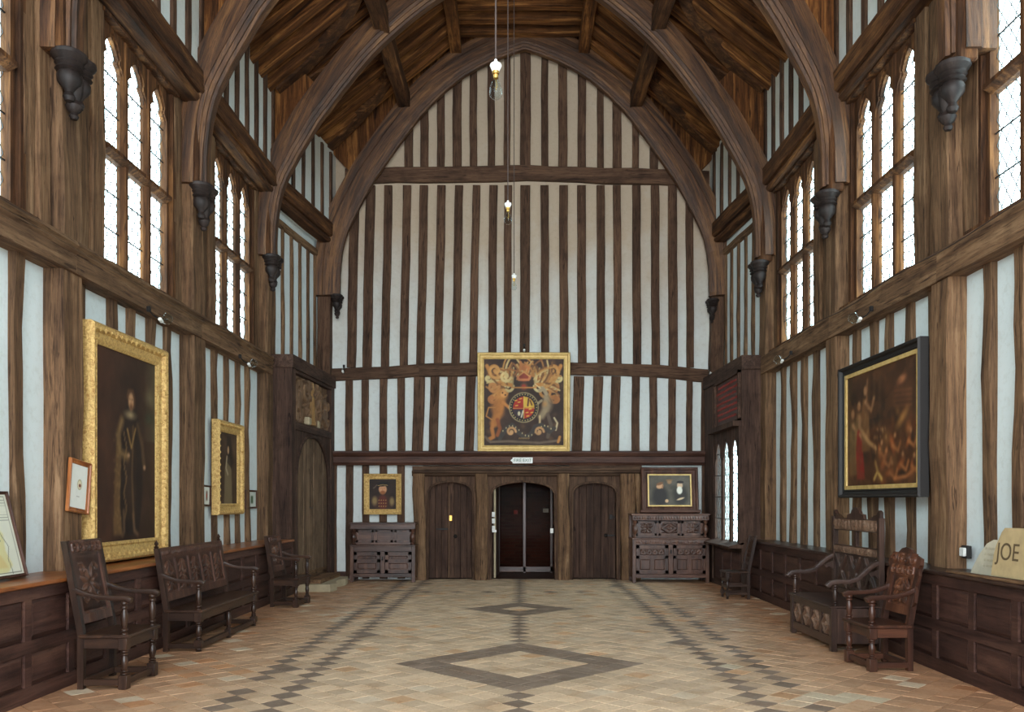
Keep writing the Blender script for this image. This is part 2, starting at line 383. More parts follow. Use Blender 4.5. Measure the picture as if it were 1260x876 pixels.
def relief(name, w, h, kind, mat, parent, loc, depth=.02, res=90, rotz=0, rot=None):
    nx = max(12, int(res*w/max(w, h))); ny = max(12, int(res*h/max(w, h)))
    p = Paint(nx, ny, (0, 0, 0), 0, h/w); W = (255, 255, 255); g = (150, 150, 150)
    if kind == 'flower':
        for k in range(8):
            a = k*PI/4+PI/8; p.ell(.5+.2*math.cos(a), .5+.2*math.sin(a)/p.asp, .17, .06/p.asp, W, 1, .5, a)
        for k in range(4):
            a = k*PI/2+PI/4; p.scroll(.5+.33*math.cos(a), .5+.36*math.sin(a), .13, 1.1, .03, g, 1 if k in (0, 3) else -1, k)
    elif kind == 'scroll':
        n = max(2, int(w/h*1.2))
        for k in range(n):
            cx = (k+.5)/n; p.scroll(cx, .5, .42/n, 1.4, .055/n*2, W, 1 if k % 2 else -1, k); p.ell(cx, .5, .07/n*2, .12, W, 1, .5)
    elif kind == 'lozenge':
        p.line([(.5, .06), (.92, .5), (.5, .94), (.08, .5), (.5, .06)], .09, W); p.ell(.5, .5, .2, .2, W, 1, .6)
        for q in ((.14, .12), (.86, .12), (.14, .88), (.86, .88)): p.ell(q[0], q[1], .13, .08, g, 1, .6)
    elif kind == 'xpanel':
        p.line([(.1, .04), (.5, .5), (.9, .04)], .1, W); p.line([(.1, .96), (.5, .5), (.9, .96)], .1, W); p.line([(.1, .04), (.9, .04)], .05, g); p.ell(.5, .5, .14, .08, W)
        p.ell(.5, .2, .12, .1, g); p.ell(.5, .8, .12, .1, g)
    elif kind == 'leaf':
        for k in range(5):
            y = .12+k*.19; p.ell(.3, y, .22, .05, W, 1, .5, .7); p.ell(.7, y, .22, .05, W, 1, .5, -.7)
        p.line([(.5, .03), (.5, .97)], .05, g); p.line([(.5, .94), (.2, .6), (.5, .5), (.8, .6), (.5, .94)], .05, W)
    elif kind == 'foliage':
        for k in range(60):
            a = RNG.rand()*PI; x, y = RNG.rand()*.9+.05, RNG.rand()*.9+.05; p.ell(x, y, .09, .035, W if k % 2 else g, 1, .5, a)
        for k in range(9): p.scroll(RNG.rand(), RNG.rand(), .12, 1.2, .03, W, 1 if k % 2 else -1, k)
    elif kind == 'flute':
        n = max(4, int(w/h*1.6))
        for k in range(n): p.ell((k+.5)/n, .55, .32/n, .36, W, 1, .5)
    elif kind == 'guilloche':
        n = max(3, int(w/h))
        for k in range(n):
            cx = (k+.5)/n; R = .5/n
            p.line([(cx+R*math.cos(t*PI/8), .5+R*math.sin(t*PI/8)/p.asp) for t in range(17)], .1/n, W); p.ell(cx, .5, .14/n, .14/n/p.asp, W)
    hgt = p.c[..., 0]*depth; hgt[0, :] = hgt[-1, :] = 0; hgt[:, 0] = hgt[:, -1] = 0
    o = grid_mesh(name, w, h, nx, ny, hgt, None, mat, parent)
    o.location = loc; o.rotation_euler = rot or (0, 0, rotz); return o
def frame_parts(root, w, h, fw, depth, mat, cols, inner=None, innermat=None, relief_amp=0, ox=0, cy=0, smooth=False):
    """picture frame in local XZ plane facing -Y, lower left at origin, mitred moulding + canvas"""
    m = MB(); prof = [(0, 0), (0, -depth*.8), (fw*.12, -depth), (fw*.32, -depth*.92), (fw*.45, -depth*.6), (fw*.75, -depth*.5), (fw*.85, -depth*.62), (fw, -depth*.5), (fw, 0)]
    n = len(prof); v = []
    for cx_, cz_, sx, sz in ((0, 0, 1, 1), (w, 0, -1, 1), (w, h, -1, -1), (0, h, 1, -1)):
        for a, b in prof: v.append((cx_+sx*a, b, cz_+sz*a))
    f = []
    for c in range(4):
        for k in range(n-1): c2 = (c+1) % 4; f.append((c*n+k, c2*n+k, c2*n+k+1, c*n+k+1))
    m.add(v, f); m.build('frame', mat, root, smooth)
    if relief_amp:
        m = MB(); nb = int(2*(w+h)/(fw*.55)); per = 2*(w+h)
        for k in range(nb):
            t = k/nb*per
            if t < w: x, z = t, fw*.3
            elif t < w+h: x, z = w-fw*.3, t-w
            elif t < 2*w+h: x, z = w-(t-w-h), h-fw*.3
            else: x, z = fw*.3, h-(t-2*w-h)
            x = min(max(x, fw*.3), w-fw*.3); z = min(max(z, fw*.3), h-fw*.3)
            r = fw*.2*(1 if k % 2 else .7)
            m.add([(x-r, -depth*.9, z), (x, -depth*.9, z-r), (x+r, -depth*.9, z), (x, -depth*.9, z+r), (x, -depth*.9-relief_amp, z)], [(0, 1, 4), (1, 2, 4), (2, 3, 4), (3, 0, 4)])
        m.build('carved_ornament', mat, root, True)['kind'] = 'stuff'
    if inner:
        m = MB(); i0 = fw; i1 = fw+inner
        for b in ((i0, w-i0, i0, i1), (i0, w-i0, h-i1, h-i0), (i0, i1, i1, h-i1), (w-i1, w-i0, i1, h-i1)): m.box(b[0], b[1], -depth*.55, -.004, b[2], b[3])
        m.build('slip', innermat, root); fw += inner
    c = grid_mesh('canvas', w-2*fw+.01, h-2*fw+.01, cols.shape[1], cols.shape[0], None, cols, M['paint'], root)
    c.location = (fw-.005, -depth*.35, fw-.005)
    MB().box(.01, w-.01, -.004, .0, .01, h-.01).build('backing', M['dark'+'z'], root)

def text(body, size, mat, parent, loc, rot, ext=.001, align='CENTER', alv=None):
    cu = bpy.data.curves.new('lettering', 'FONT'); cu.body = body; cu.size = size; cu.extrude = ext; cu.align_x = align
    if alv: cu.align_y = alv
    t = bpy.data.objects.new('text', cu); COL.objects.link(t); bpy.context.view_layer.update()
    me = bpy.data.meshes.new_from_object(t.evaluated_get(bpy.context.evaluated_depsgraph_get())); bpy.data.objects.remove(t); bpy.data.curves.remove(cu)
    me.name = 'lettering'; me.materials.clear(); me.materials.append(mat)
    o = bpy.data.objects.new('lettering', me); COL.objects.link(o); o.parent = parent; o.location = loc; o.rotation_euler = rot; return o

# ================================================================ SETTING
DBACK = 17.05
def tp(d): return max(0, min(1, (d-14.3)/2.75))
def XF(s, d): return (4.2-.35*tp(d)) if s < 0 else (4.08-.2*tp(d))
def XP(s, d): return XF(s, d)+.18
def XU(s, d): return (4.13-.4*tp(d)) if s < 0 else (4.10-.26*tp(d))
def XK(s, d): return XU(s, d)-.08
BK = [14.3, DBACK+.15]
# ---- floor
fl = tag(MB().box(-4.6, 4.6, -3, 17.2, -.25, -.022).build('floor', M['grout']), kind='structure')
DG = .27; HT = DG/2-.0055
def tile_mesh(var):
    m = MB(); r = [random.uniform(-.003, .003) for _ in range(4)]; c = .0015
    o = [(-HT, 0), (0, -HT), (HT, 0), (0, HT)]; k = (HT-c)/HT
    v = [(a, b, -.024) for a, b in o]+[(a, b, -c*.6+r[i]) for i, (a, b) in enumerate(o)]+[(a*k, b*k, r[i]) for i, (a, b) in enumerate(o)]
    f = [(8, 9, 10, 11)]
    for i in range(4): j = (i+1) % 4; f += [(i, j, 4+j, 4+i), (4+i, 4+j, 8+j, 8+i)]
    return v, f
TV = [tile_mesh(i) for i in range(8)]; TM = []
for v, f in TV:
    me = bpy.data.meshes.new('floor_tile'); me.from_pydata(v, [], f); me.materials.append(M['tile']); TM.append(me)
tiles = []
Y0 = 8.2
for a in range(-70, 71):
    for b in range(-34, 35):
        if (a+b) % 2: continue
        x = b*DG/2-.01; y = Y0+a*DG/2
        if y < -2.8 or y > 17.15 or abs(x) > 4.05: continue
        i = (a+b)//2; j = (a-b)//2
        dark = (abs(i) <= 4 and abs(j) <= 4 and not (abs(i) <= 2 and abs(j) <= 2))
        dark |= (13 <= i <= 18 and 13 <= j <= 18 and not (15 <= i <= 16 and 15 <= j <= 16))
        dark |= (b == 0 and (5 <= i <= 12 or i >= 19 or i <= -5))
        dark |= (b in (-14, 14)) or (b in (-17, 17) and random.random() < .9)
        dark |= (a == 48 and b % 4 == 0 and abs(b) < 14) or (abs(b) in (13, 16) and random.random() < .05)
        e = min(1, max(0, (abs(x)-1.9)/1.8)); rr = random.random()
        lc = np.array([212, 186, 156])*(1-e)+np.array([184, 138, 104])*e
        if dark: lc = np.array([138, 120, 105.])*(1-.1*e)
        lc = lc*(1+random.uniform(-.09, .07))
        if not dark and rr < .05: lc = lc*np.array([1.0, .92, .84])
        if not dark and rr > .97: lc = np.array([214, 194, 168.])
        if (abs(x-2.05) < .1 and abs(y-8.15) < .15) or (2.3 < x < 2.95 and abs(y-6.78-.1*(x-2.6)) < .14): lc = np.array([206, 192, 166.])
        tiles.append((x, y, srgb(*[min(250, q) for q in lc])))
def seen(t): return t[1] > 6.25 and abs((t[0])/t[1]*F) < 640 and abs(t[0]) < 3.95
near = sorted([t for t in tiles if seen(t)], key=lambda t: t[1])[:300]; ns = set((t[0], t[1]) for t in near)
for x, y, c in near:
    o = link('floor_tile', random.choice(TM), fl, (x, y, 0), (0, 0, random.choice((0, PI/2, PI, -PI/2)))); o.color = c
V = []; Fc = []; CC = []
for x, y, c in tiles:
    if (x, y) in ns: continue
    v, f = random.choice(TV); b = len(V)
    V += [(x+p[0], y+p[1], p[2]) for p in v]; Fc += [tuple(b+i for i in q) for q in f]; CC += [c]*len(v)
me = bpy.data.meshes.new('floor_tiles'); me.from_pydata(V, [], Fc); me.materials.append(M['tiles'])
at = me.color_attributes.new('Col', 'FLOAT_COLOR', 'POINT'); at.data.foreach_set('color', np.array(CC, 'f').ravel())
o = link('floor_tiles', me, fl); o['kind'] = 'stuff'

# ---- side walls
def wx(s, x0f, y0, y1, z0, z1, th, m):       # slab following the (tapering) wall; x0f(s,d) inner face
    ys = [y0]+([14.3] if y0 < 14.3 < y1 else [])+[y1]
    for a, b in zip(ys[:-1], ys[1:]):
        p = [(s*x0f(s, a), a), (s*x0f(s, b), b), (s*(x0f(s, b)+th), b), (s*(x0f(s, a)+th), a)]
        m.prism(p, lambda u, v, t: (u, v, t), z0, z1)
SILL = 4.08; HEAD = 6.74; EAVE = 8.3
POST = {-1: [(1.45, 1.85), (4.6, 4.98), (7.74, 8.11), (10.83, 11.25), (14.02, 14.4)], 1: [(1.6, 2.0), (4.9, 5.25), (8.04, 8.4), (10.9, 11.28), (14.02, 14.42)]}
STUD = {-1: [2.3, 2.75, 3.2, 3.65, 4.1, 5.5, 5.95, 6.4, 6.85, 7.3, 8.96, 9.46, 9.95, 10.4, 12.0, 12.5, 12.98, 13.45],
        1: [2.5, 2.95, 3.4, 3.85, 4.3, 5.7, 6.2, 6.7, 7.13, 7.6, 9.13, 9.64, 10.1, 10.57, 12.03, 12.55, 13.04, 13.55]}
for s in (-1, 1):
    nm = 'wall_left' if s < 0 else 'wall_right'
    m = MB(); wx(s, XP, -3, 14.3, 0, SILL-.02, .14, m)
    bl = [-3]+[q for d in WIN[s] for q in (d-.84, d+.84)]+[14.3]
    for a, b in zip(bl[::2], bl[1::2]): wx(s, lambda s_, d: XP(s_, d)+.02, a, b, SILL-.02, HEAD, .1, m)
    wx(s, XP, 14.3, DBACK, 4.05, HEAD, .2, m); wx(s, XU, -3, DBACK, HEAD, EAVE+.3, .36, m)
    wall = tag(m.build(nm, M['plaster']), kind='structure')
    wm = M['wallz']
    for k, (a, b) in enumerate(POST[s]):
        y = (a+b)/2; x = s*(XF(s, y)+.13)
        beam('post', (x, y, 0), (x, y, 3.95), .26, b-a, wm, wall, wob=.008, ch=.02)
        beam('upper_post', (x+s*.02, y, 3.9), (x+s*.02, y, 7.0), .28, b-a-.02, wm, wall, wob=.01, ch=.02)
        # small side timber against the post
        beam('stud', (s*(XP(s, b)-.02), b+.14, .9), (s*(XP(s, b)-.02), b+.14, 3.8), .1, .24, wm, wall)
    for d in STUD[s]:
        if s < 0: beam('stud', (s*(XP(s, d)-.005), d, .9), (s*(XP(s, d)-.005), d+random.uniform(-.03, .03), 3.8), .1, .15 if d < 11 else .11, wm, wall, wob=.012)
        else: beam('stud', (s*(XP(s, d)-.0), d, .9), (s*(XP(s, d)-.0), d+random.uniform(-.03, .03), 3.8), .12, .15, wm, wall, wob=.012)
    # moulded mid rail, running in lengths from post to post
    ps = POST[s]; cuts = [-3]+[(a+b)/2 for a, b in ps]
    for a, b in zip(cuts[:-1], cuts[1:]):
        xa = s*(XF(s, a)-.03+.12)
        sec = [(-.12, -.15), (-.12, .02), (-.145, .05), (-.12, .08), (-.15, .11), (-.13, .15), (.14, .15), (.14, -.15)] if s < 0 else [(-.11, -.15), (-.11, .13), (-.08, .16), (.14, .16), (.14, -.15)]
        L = b-a; rm = MB(); n = 8; v = []; f = []
        for i in range(n+1):
            for p, q in sec: v.append(((-p)*(-s) if False else p*(s)+random.uniform(-.004, .004), q+random.uniform(-.005, .005), i/n*L))
        k_ = len(sec)
        for i in range(n):
            for k in range(k_): f.append((i*k_+k, i*k_+(k+1) % k_, (i+1)*k_+(k+1) % k_, (i+1)*k_+k))
        f += [tuple(range(k_)), tuple(n*k_+k for k in range(k_))]
        rm.add(v, f); o = rm.build('rail', wm, wall)
        # local z -> world y, local y -> world z
        o.matrix_local = Matrix.Translation((xa, a, 3.87)) @ Matrix(((1, 0, 0), (0, 0, 1), (0, 1, 0))).to_4x4()
    # upper plate (deep moulded beam) and its lower fascia, per bay
    cuts = [-3, 1.6, 4.75, 7.9, 11.05, 14.2, DBACK]
    for a, b in zip(cuts[:-1], cuts[1:]):
        for nm2, xo, z, w_, h_ in (('wall_plate', .1, 6.95, .22, .3), ('plate_moulding', .16, 6.745, .24, .1)):
            beam(nm2, (s*(XK(s, a)+xo), a, z), (s*(XK(s, b)+xo), b, z), w_, h_, M['archz'], wall, xdir=(1, 0, 0), wob=.005, ch=.03)
    beam('head_rail', (s*(XP(s, 14.4)-.02), 14.4, 6.5), (s*(XP(s, 16.9)-.02), 16.9, 6.5), .12, .12, wm, wall)
    for q in range(46):
        d = -2.6+q*.45
        if d > 16.9 or min(abs(d-c) for c in (1.6, 4.75, 7.9, 11.05, 14.2)) < .12: continue
        beam('upper_stud', (s*(XU(s, d)+.0), d, 7.05), (s*(XU(s, d)+.0), d, 8.5), .07, .13, M['backz'], wall, wob=.004)
    for d in (14.72, 15.12, 15.52, 15.92, 16.32, 16.68):
        beam('stud', (s*(XP(s, d)-.0), d, 4.03), (s*(XP(s, d)-.0), d, 6.5), .08, .1, wm, wall, wob=.006)
    # boarding between posts and window frames
    for d in WIN[s]:
        for lo, hi in ((d-.82-.62, d-.9), (d+.9, d+.82+.62)):
            pp = [q for q in ps if q[0] < hi+.4 and q[1] > lo-.4]
            for (a, b) in ps:
                if lo < b < hi+.0 and b+.05 < hi: lo = b
                if lo < a < hi and a-.05 > lo: hi = a
            if hi-lo > .12:
                n = 2 if hi-lo > .34 else 1
                for k in range(n):
                    y = lo+(k+.5)*(hi-lo)/n
                    beam('stud', (s*(XP(s, d)+.01-(.03 if k else 0)), y, 4.0), (s*(XP(s, d)+.01-(.03 if k else 0)), y, 6.75), .1, (hi-lo)/n-.015, wm, wall)

# ---- windows
def light_head(m, y0, y1, zs, zt, fn, t0, t1, top):
    """cusped pointed head filling the rectangle y0..y1, zs..top"""
    c = (y0+y1)/2; h = (y1-y0)/2; n = 14
    for sg in (-1, 1):
        A = []; B = []
        for k in range(n+1):
            q = k/n; z = zs+(zt-zs)*q
            wv = h*math.cos(q*PI/2)**.75 if q < 1 else 0
            cusp = .26*h*math.exp(-((q-.38)/.1)**2)
            A.append((c+sg*max(0, wv-cusp), z)); B.append((c+sg*h, z))
        m.strip(A, B, fn, t0, t1)
    m.prism([(y0, zt-.001), (y1, zt-.001), (y1, top), (y0, top)], fn, t0, t1)
wn = 0
def make_window(root, s, xw, y0, y1, z0, ztr, zs, zt, ztop, nl, mull, wm, lead=True, dpt=.05, k_=1.0):
    fn = lambda a, b, t: (s*t, a, b)
    pitch = (y1-y0+mull)/nl; lw = pitch-mull
    m = MB()
    for y in (y0, y1):
        sg = -1 if y == y0 else 1
        m.prism([(y, z0-.02), (y+sg*.07, z0-.02), (y+sg*.07, ztop), (y, ztop)], fn, xw-.035*k_, xw+dpt)
        m.prism([(y+sg*.07, z0-.02), (y+sg*.15, z0-.02), (y+sg*.15, ztop), (y+sg*.07, ztop)], fn, xw-.08*k_, xw+dpt)
    m.build('jamb', wm, root)
    MB().prism([(y0-.15, ztop), (y1+.15, ztop), (y1+.15, ztop+.09), (y0-.15, ztop+.09)], fn, xw-.13, xw+dpt).build('window_head', wm, root)
    MB().prism([(xw-.2, z0-.08), (xw-.2, z0-.05), (xw+dpt, z0+.02), (xw+dpt, z0-.08)], lambda a, b, t: (s*a, t, b), y0-.15, y1+.15).build('sill', wm, root)
    for k in range(nl-1):
        y = y0+lw+k*pitch; c = y+mull/2
        MB().prism([(c-mull/2, .0), (c-mull*.2, -.05*k_), (c+mull*.2, -.05*k_), (c+mull/2, .0), (c+mull/2, .04), (c-mull/2, .04)],
                   lambda a, b, t: (s*(xw+b), a, t), z0, ztop).build('mullion', wm, root)
    if ztr:
        MB().prism([(-.1, ztr-.02), (-.1, ztr+.02), (-.02, ztr+.06), (.05, ztr+.06), (.05, ztr-.06), (-.02, ztr-.06)], lambda a, b, t: (s*(xw+a), t, b), y0, y1).build('transom', wm, root)
    for k in range(nl):
        a = y0+k*pitch; b = a+lw
        m = MB(); light_head(m, a, b, zs, zt, fn, xw-.01*k_, xw+.04*k_, ztop); light_head(m, a-.02, b+.02, zs-.03, zt+.06, fn, xw-.035*k_, xw-.01*k_, ztop)
        m.build('tracery_head', wm, root)
        zz = [(z0, ztr-.05), (ztr+.05, ztop)] if ztr else [(z0, ztop)]
        for lo, hi in zz:
            MB().prism([(a-.01, lo), (b+.01, lo), (b+.01, hi), (a-.01, hi)], fn, xw+.03, xw+.034).build('pane', M['glass'], root)
            if lead:
                lm = MB(); dx = lw/3; dz = .23; nr = int((hi-lo)/dz)+3
                for q in range(-4, nr+1):
                    for sg in (1, -1):
                        p = (a, lo+q*dz) if sg > 0 else (b, lo+q*dz); e = (b, lo+(q+3)*dz) if sg > 0 else (a, lo+(q+3)*dz)
                        # clip to lo..hi
                        t0 = max(0, (lo-p[1])/(e[1]-p[1])); t1 = min(1, (hi-p[1])/(e[1]-p[1]))
                        if t1 <= t0: continue
                        A = (p[0]+(e[0]-p[0])*t0, p[1]+(e[1]-p[1])*t0); B = (p[0]+(e[0]-p[0])*t1, p[1]+(e[1]-p[1])*t1)
                        lm.prism([(A[0], A[1]-.004), (B[0], B[1]-.004), (B[0], B[1]+.004), (A[0], A[1]+.004)], fn, xw+.027, xw+.035)
                lm.build('leading', M['lead'], root)
                nb = MB()
                for q in range(1, int((hi-lo)/.4)+1):
                    z = lo+q*.4
                    if z < hi-.1: nb.prism([(a, z-.006), (b, z-.006), (b, z+.006), (a, z+.006)], fn, xw+.01, xw+.022)
                nb.build('saddle_bar', M['iron'], root)
for s in (-1, 1):
    for d in WIN[s]:
        wn += 1; xw = 4.42 if s < 0 else 4.3
        r = empty('window_%d' % wn, kind='structure')
        make_window(r, s, xw, d-.8, d+.8, SILL+.03, 5.33, 6.22, 6.58, 6.66, 3, .13, M['archz'])

# ---- back wall
zb = lambda y: EYE+(617-y)/61.0
xb = lambda px: (px-640)/61.0
m = MB()
m.box(-4.3, 4.3, DBACK, DBACK+.2, 2.3, EAVE+.6)
m.prism([(-4.3, EAVE+.6), (4.3, EAVE+.6), (1.4, 11.2), (-1.4, 11.2)], lambda a, b, t: (a, t, b), DBACK, DBACK+.2)
for a, b in ((-4.3, xb(520)), (xb(775), 4.3)): m.box(a, b, DBACK, DBACK+.2, 0, 2.3)
wb = tag(m.build('wall_back', M['plasterback']), kind='structure')
YB = DBACK-.02
def bstud(c0, c1, ytop, ybot, lean=0, mat='backz', t=.09):
    c = (c0+c1)/2; beam('stud', (xb(c+lean), YB, zb(ybot)), (xb(c), YB, zb(ytop)), (c1-c0)/61.0, t, M[mat], wb, wob=.004, seg=10, ch=.008)
up = [(427, 438), (446, 457.5), (469, 479), (492, 502), (512.6, 523), (534, 544.5), (556, 566), (577.5, 587), (598, 608), (620.6, 630), (640.5, 652.6), (665, 675), (688, 698.5), (710, 720.6), (734, 744), (754.5, 764), (778, 788), (801, 811), (822, 833), (844, 853)]
for a, b in up:
    c = (a+b)/2; l = -3 if c < 600 else (-1 if c < 660 else 1); bstud(a+4*(a < 600), b+4*(a < 600), 228, 452, l*1.5 if a < 600 else l)
for a, b in [(497.5, 508), (517, 527), (537.6, 547), (557, 568), (578, 587), (600, 609), (620, 628), (640, 653), (666, 674.6), (687, 698), (711, 721), (735, 743), (754, 765), (778, 786), (800, 810)]:
    c = (a+b)/2; top = 60+abs(c-646)*.62; bstud(a, b, max(48, top-20), 210)
for a, b in [(425, 433.6), (445, 453.5), (467, 476), (489, 498), (509.5, 523), (530, 541), (551, 563), (573.5, 585.5), (606, 616), (630, 640), (654, 664), (678, 688), (706, 719), (730, 742), (752.7, 764), (777.5, 787), (799.5, 808.6), (822.7, 831.5), (844.8, 852), (863, 874)]:
    bstud(a, b, 463, 558, -3 if 500 < a < 600 or 700 < a < 765 else 0)
for a, b in [(408, 414), (425.5, 434), (445.6, 454), (467, 476), (489, 498), (864, 876)]: bstud(a, b, 572, 712)
beam('tie_beam', (xb(425), YB-.02, zb(218)), (xb(872), YB-.02, zb(221)), .3, .12, M['backz'], wb, xdir=(0, 0, 1), wob=.012, bow=.09, seg=14)
beam('mid_rail', (xb(407), YB-.02, zb(461)), (xb(520), YB-.02, zb(456)), .24, .12, M['backz'], wb, xdir=(0, 0, 1), wob=.01)
beam('mid_rail', (xb(516), YB-.02, zb(456)), (xb(700), YB-.02, zb(453)), .26, .13, M['backz'], wb, xdir=(0, 0, 1), wob=.01)
beam('mid_rail', (xb(698), YB-.02, zb(453)), (xb(878), YB-.02, zb(463)), .25, .12, M['backz'], wb, xdir=(0, 0, 1), wob=.01, bow=.03)
# moulded bressumer
sec = [(0, 0), (-.16, 0), (-.18, .03), (-.14, .05), (-.14, .17), (-.17, .19), (-.2, .24), (-.2, .27), (-.1, .29), (0, .29)]
MB().prism([(a, b) for a, b in sec], lambda a, b, t: (t, DBACK+a, zb(572.5)+b), xb(411), xb(878)).build('bressumer', M['darkx'], wb)
MB().prism([(0, 0), (-.16, 0), (-.2, .02), (-.17, .05), (-.22, .07), (-.22, .1), (-.15, .12), (-.15, .2), (0, .2)], lambda a, b, t: (t, DBACK+a, zb(586)+b), xb(508), xb(789)).build('lintel', M['doorx'], wb)
MB().box(xb(700), xb(789), DBACK-.12, DBACK, zb(575), zb(571)).build('lintel_board', M['doorx'], wb)
MB().box(-4.3, xb(425), DBACK-.05, DBACK, 0, .16).build('skirting', M['darkx'], wb)
# corner posts
for s in (-1, 1):
    x = s*(XF(s, 17)+.06)
    beam('corner_post', (x, DBACK-.13, 4.0), (x, DBACK-.13, 7.2), .26, .24, M['backz'], wb, wob=.01)
# screen posts
def spost(c0, c1, name='screen_post', d0=.18):
    c = (c0+c1)/2; beam(name, (xb(c), DBACK-.07, 0), (xb(c), DBACK-.07, zb(583)), (c1-c0)/61., d0+.1, M['wallz'], wb, wob=.012, seg=14, ch=.025)
for a, b in ((509.5, 524), (585, 600), (686, 700), (763, 781), (781, 788)): spost(a, b)
# door surrounds with four-centred heads
def dhead(name, c0, c1, ztop, zs, par, mat, y0, y1, fr=.07, z1=None):
    xa, xc = xb(c0), xb(c1); c = (xa+xc)/2; h = (xc-xa)/2-fr; fn = lambda a, b, t: (a, t, b); m = MB(); n = 12
    A = []; B = []
    for k in range(n*2+1):
        q = k/(2*n); x = -h+2*h*q; e = abs(x)/h
        z = zs+(ztop-zs)*((1-e**3.2)**.55)*(1-.18*(e))
        A.append((c+x, z)); B.append((c+x, (z1 or zb(583))))
    m.strip(A, B, fn, y0, y1)
    m.box(xa, xa+fr, y0, y1, 0, z1 or zb(583)); m.box(xc-fr, xc, y0, y1, 0, z1 or zb(583))
    m.build(name, mat, par)
    m = MB(); m.tube([(c-h-.012, y0, 0)]+[(p[0], y0, p[1]+.012) for p in A]+[(c+h+.012, y0, 0)], .022, 6, (0, 1, 0)); m.build('arch_moulding', mat, par)
def strap(m, x0, x1, y, z): m.box(x0, x1, y-.02, y, z-.018, z+.018)
dl = empty('door_1', kind='structure')
dhead('door_frame', 523, 586, zb(593), zb(606), dl, M['doorz'], DBACK-.1, DBACK+.1)
n = 7; xa, xc = xb(527), xb(582)
for k in range(n):
    a = xa+(xc-xa)*k/n; b = xa+(xc-xa)*(k+1)/n
    MB().bbox(a+.002, b-.002, DBACK+.05+.01*(k % 2), DBACK+.1, .02, 2.1, .006).build('plank', M['screenz'], dl)
MB().bbox(xb(551), xb(553.5), DBACK+.02, DBACK+.05, .03, 1.9, .004).build('cover_strip', M['doorz'], dl)
m = MB(); strap(m, xb(536), xb(551), DBACK+.045, zb(651)); m.build('bolt', M['iron'], dl)
MB().lathe([(.0, 0), (.035, .0), (.04, .02), (.02, .04), (0, .045)], n=10).build('knob', M['iron'], dl, True, (xb(560), DBACK+.05, zb(660)), (PI/2, 0, 0))
MB().bbox(xb(552.5), xb(556), DBACK+.0, DBACK+.05, zb(641), zb(634), .004).build('lock', M['brass'], dl)
dr = empty('door_3', kind='structure')
dhead('door_frame', 700, 763, zb(594), zb(607), dr, M['doorz'], DBACK-.1, DBACK+.1)
n = 6; xa, xc = xb(704), xb(758)
for k in range(n):
    a = xa+(xc-xa)*k/n; b = xa+(xc-xa)*(k+1)/n
    MB().bbox(a+.002, b-.002, DBACK+.05+.008*(k % 2), DBACK+.1, .02, 2.1, .005).build('plank', M['screenz'], dr)
MB().lathe([(.0, 0), (.035, .0), (.04, .02), (.02, .04), (0, .045)], n=10).build('knob', M['iron'], dr, True, (xb(746), DBACK+.05, zb(659)), (PI/2, 0, 0))
MB().bbox(xb(750), xb(754), DBACK+.01, DBACK+.06, zb(639), zb(633), .004).build('lock', M['iron'], dr)
m = MB(); strap(m, xb(748), xb(757), DBACK+.045, zb(659)); strap(m, xb(752), xb(757), DBACK+.045, zb(636)); m.build('bolt', M['iron'], dr)
# open middle doorway and passage beyond
dm = empty('door_2', kind='structure')
dhead('door_frame', 600, 687, zb(593), zb(608), dm, M['doorz'], DBACK-.1, DBACK+.1)
ang = math.radians(80)
for k in range(5):
    o = MB().bbox(0+k*.13, .128+k*.13, 0, .05, .03, 1.95, .005).build('plank', M['screenz'], dm); o.location = (xb(606), DBACK+.12, 0); o.rotation_euler = (0, 0, ang)
MB().bbox(xb(607.5), xb(610), DBACK+.02, DBACK+.1, .03, 1.85, .004).build('door_edge', M['stone'], dm)
for z in (zb(633), zb(641), zb(650)): MB().bbox(xb(605), xb(609), DBACK-.03, DBACK+.02, z-.05, z+.05, .004).build('lock_plate', M['white'], dm)
MB().bbox(xb(605.5), xb(611), DBACK-.06, DBACK-.02, zb(655), zb(652), .006).build('door_handle', M['white'], dm)
MB().bbox(xb(677), xb(681), DBACK-.06, DBACK-.02, zb(656), zb(650), .006).build('door_handle', M['white'], dm)
ph = MB(); ph.box(-2.3, 2.3, 19.2, 19.4, 0, 2.6).build('wall_passage', M['brick'])['kind'] = 'structure'
m = MB(); m.box(-2.3, 2.3, DBACK+.2, 19.2, 2.35, 2.5); m.box(-2.4, -2.3, DBACK+.2, 19.2, 0, 2.5); m.box(2.3, 2.4, DBACK+.2, 19.2, 0, 2.5)
m.build('ceiling_passage', M['darkx'])['kind'] = 'structure'
tag(MB().box(-2.3, 2.3, DBACK+.1, 19.2, -.1, 0).build('floor_passage', M['darkx']), kind='structure')
d4 = empty('door_4', kind='structure'); D5 = 18.6; xp = lambda px: (px-640)/F*D5; zp = lambda y: EYE+(617-y)/F*D5
for a, b in ((612, 615), (643.5, 647), (677, 680)): MB().bbox(xp(a), xp(b), D5, D5+.06, 0, 2.2, .005).build('stile', M['redz'], d4)
MB().bbox(xp(612), xp(680), D5, D5+.06, .02, zp(697), .005).build('bottom_rail', M['redx'], d4)
MB().box(xp(615), xp(643.5), D5+.02, D5+.026, zp(697), 2.2).build('pane', M['dimglass'], d4); MB().box(xp(647), xp(677), D5+.02, D5+.026, zp(697), 2.2).build('pane', M['dimglass'], d4)
tag(MB().bbox(xp(632), xp(637), 19.12, 19.2, zp(633), zp(628), .01).build('alarm_point', M['red_point']), 'small red fire alarm point on the dark brick passage wall', 'alarm')
tag(MB().bbox(xp(669), xp(676), 19.17, 19.2, zp(631), zp(626), .003).build('notice', M['paper']), 'small pale notice on the dark brick wall seen through the open doorway', 'notice')

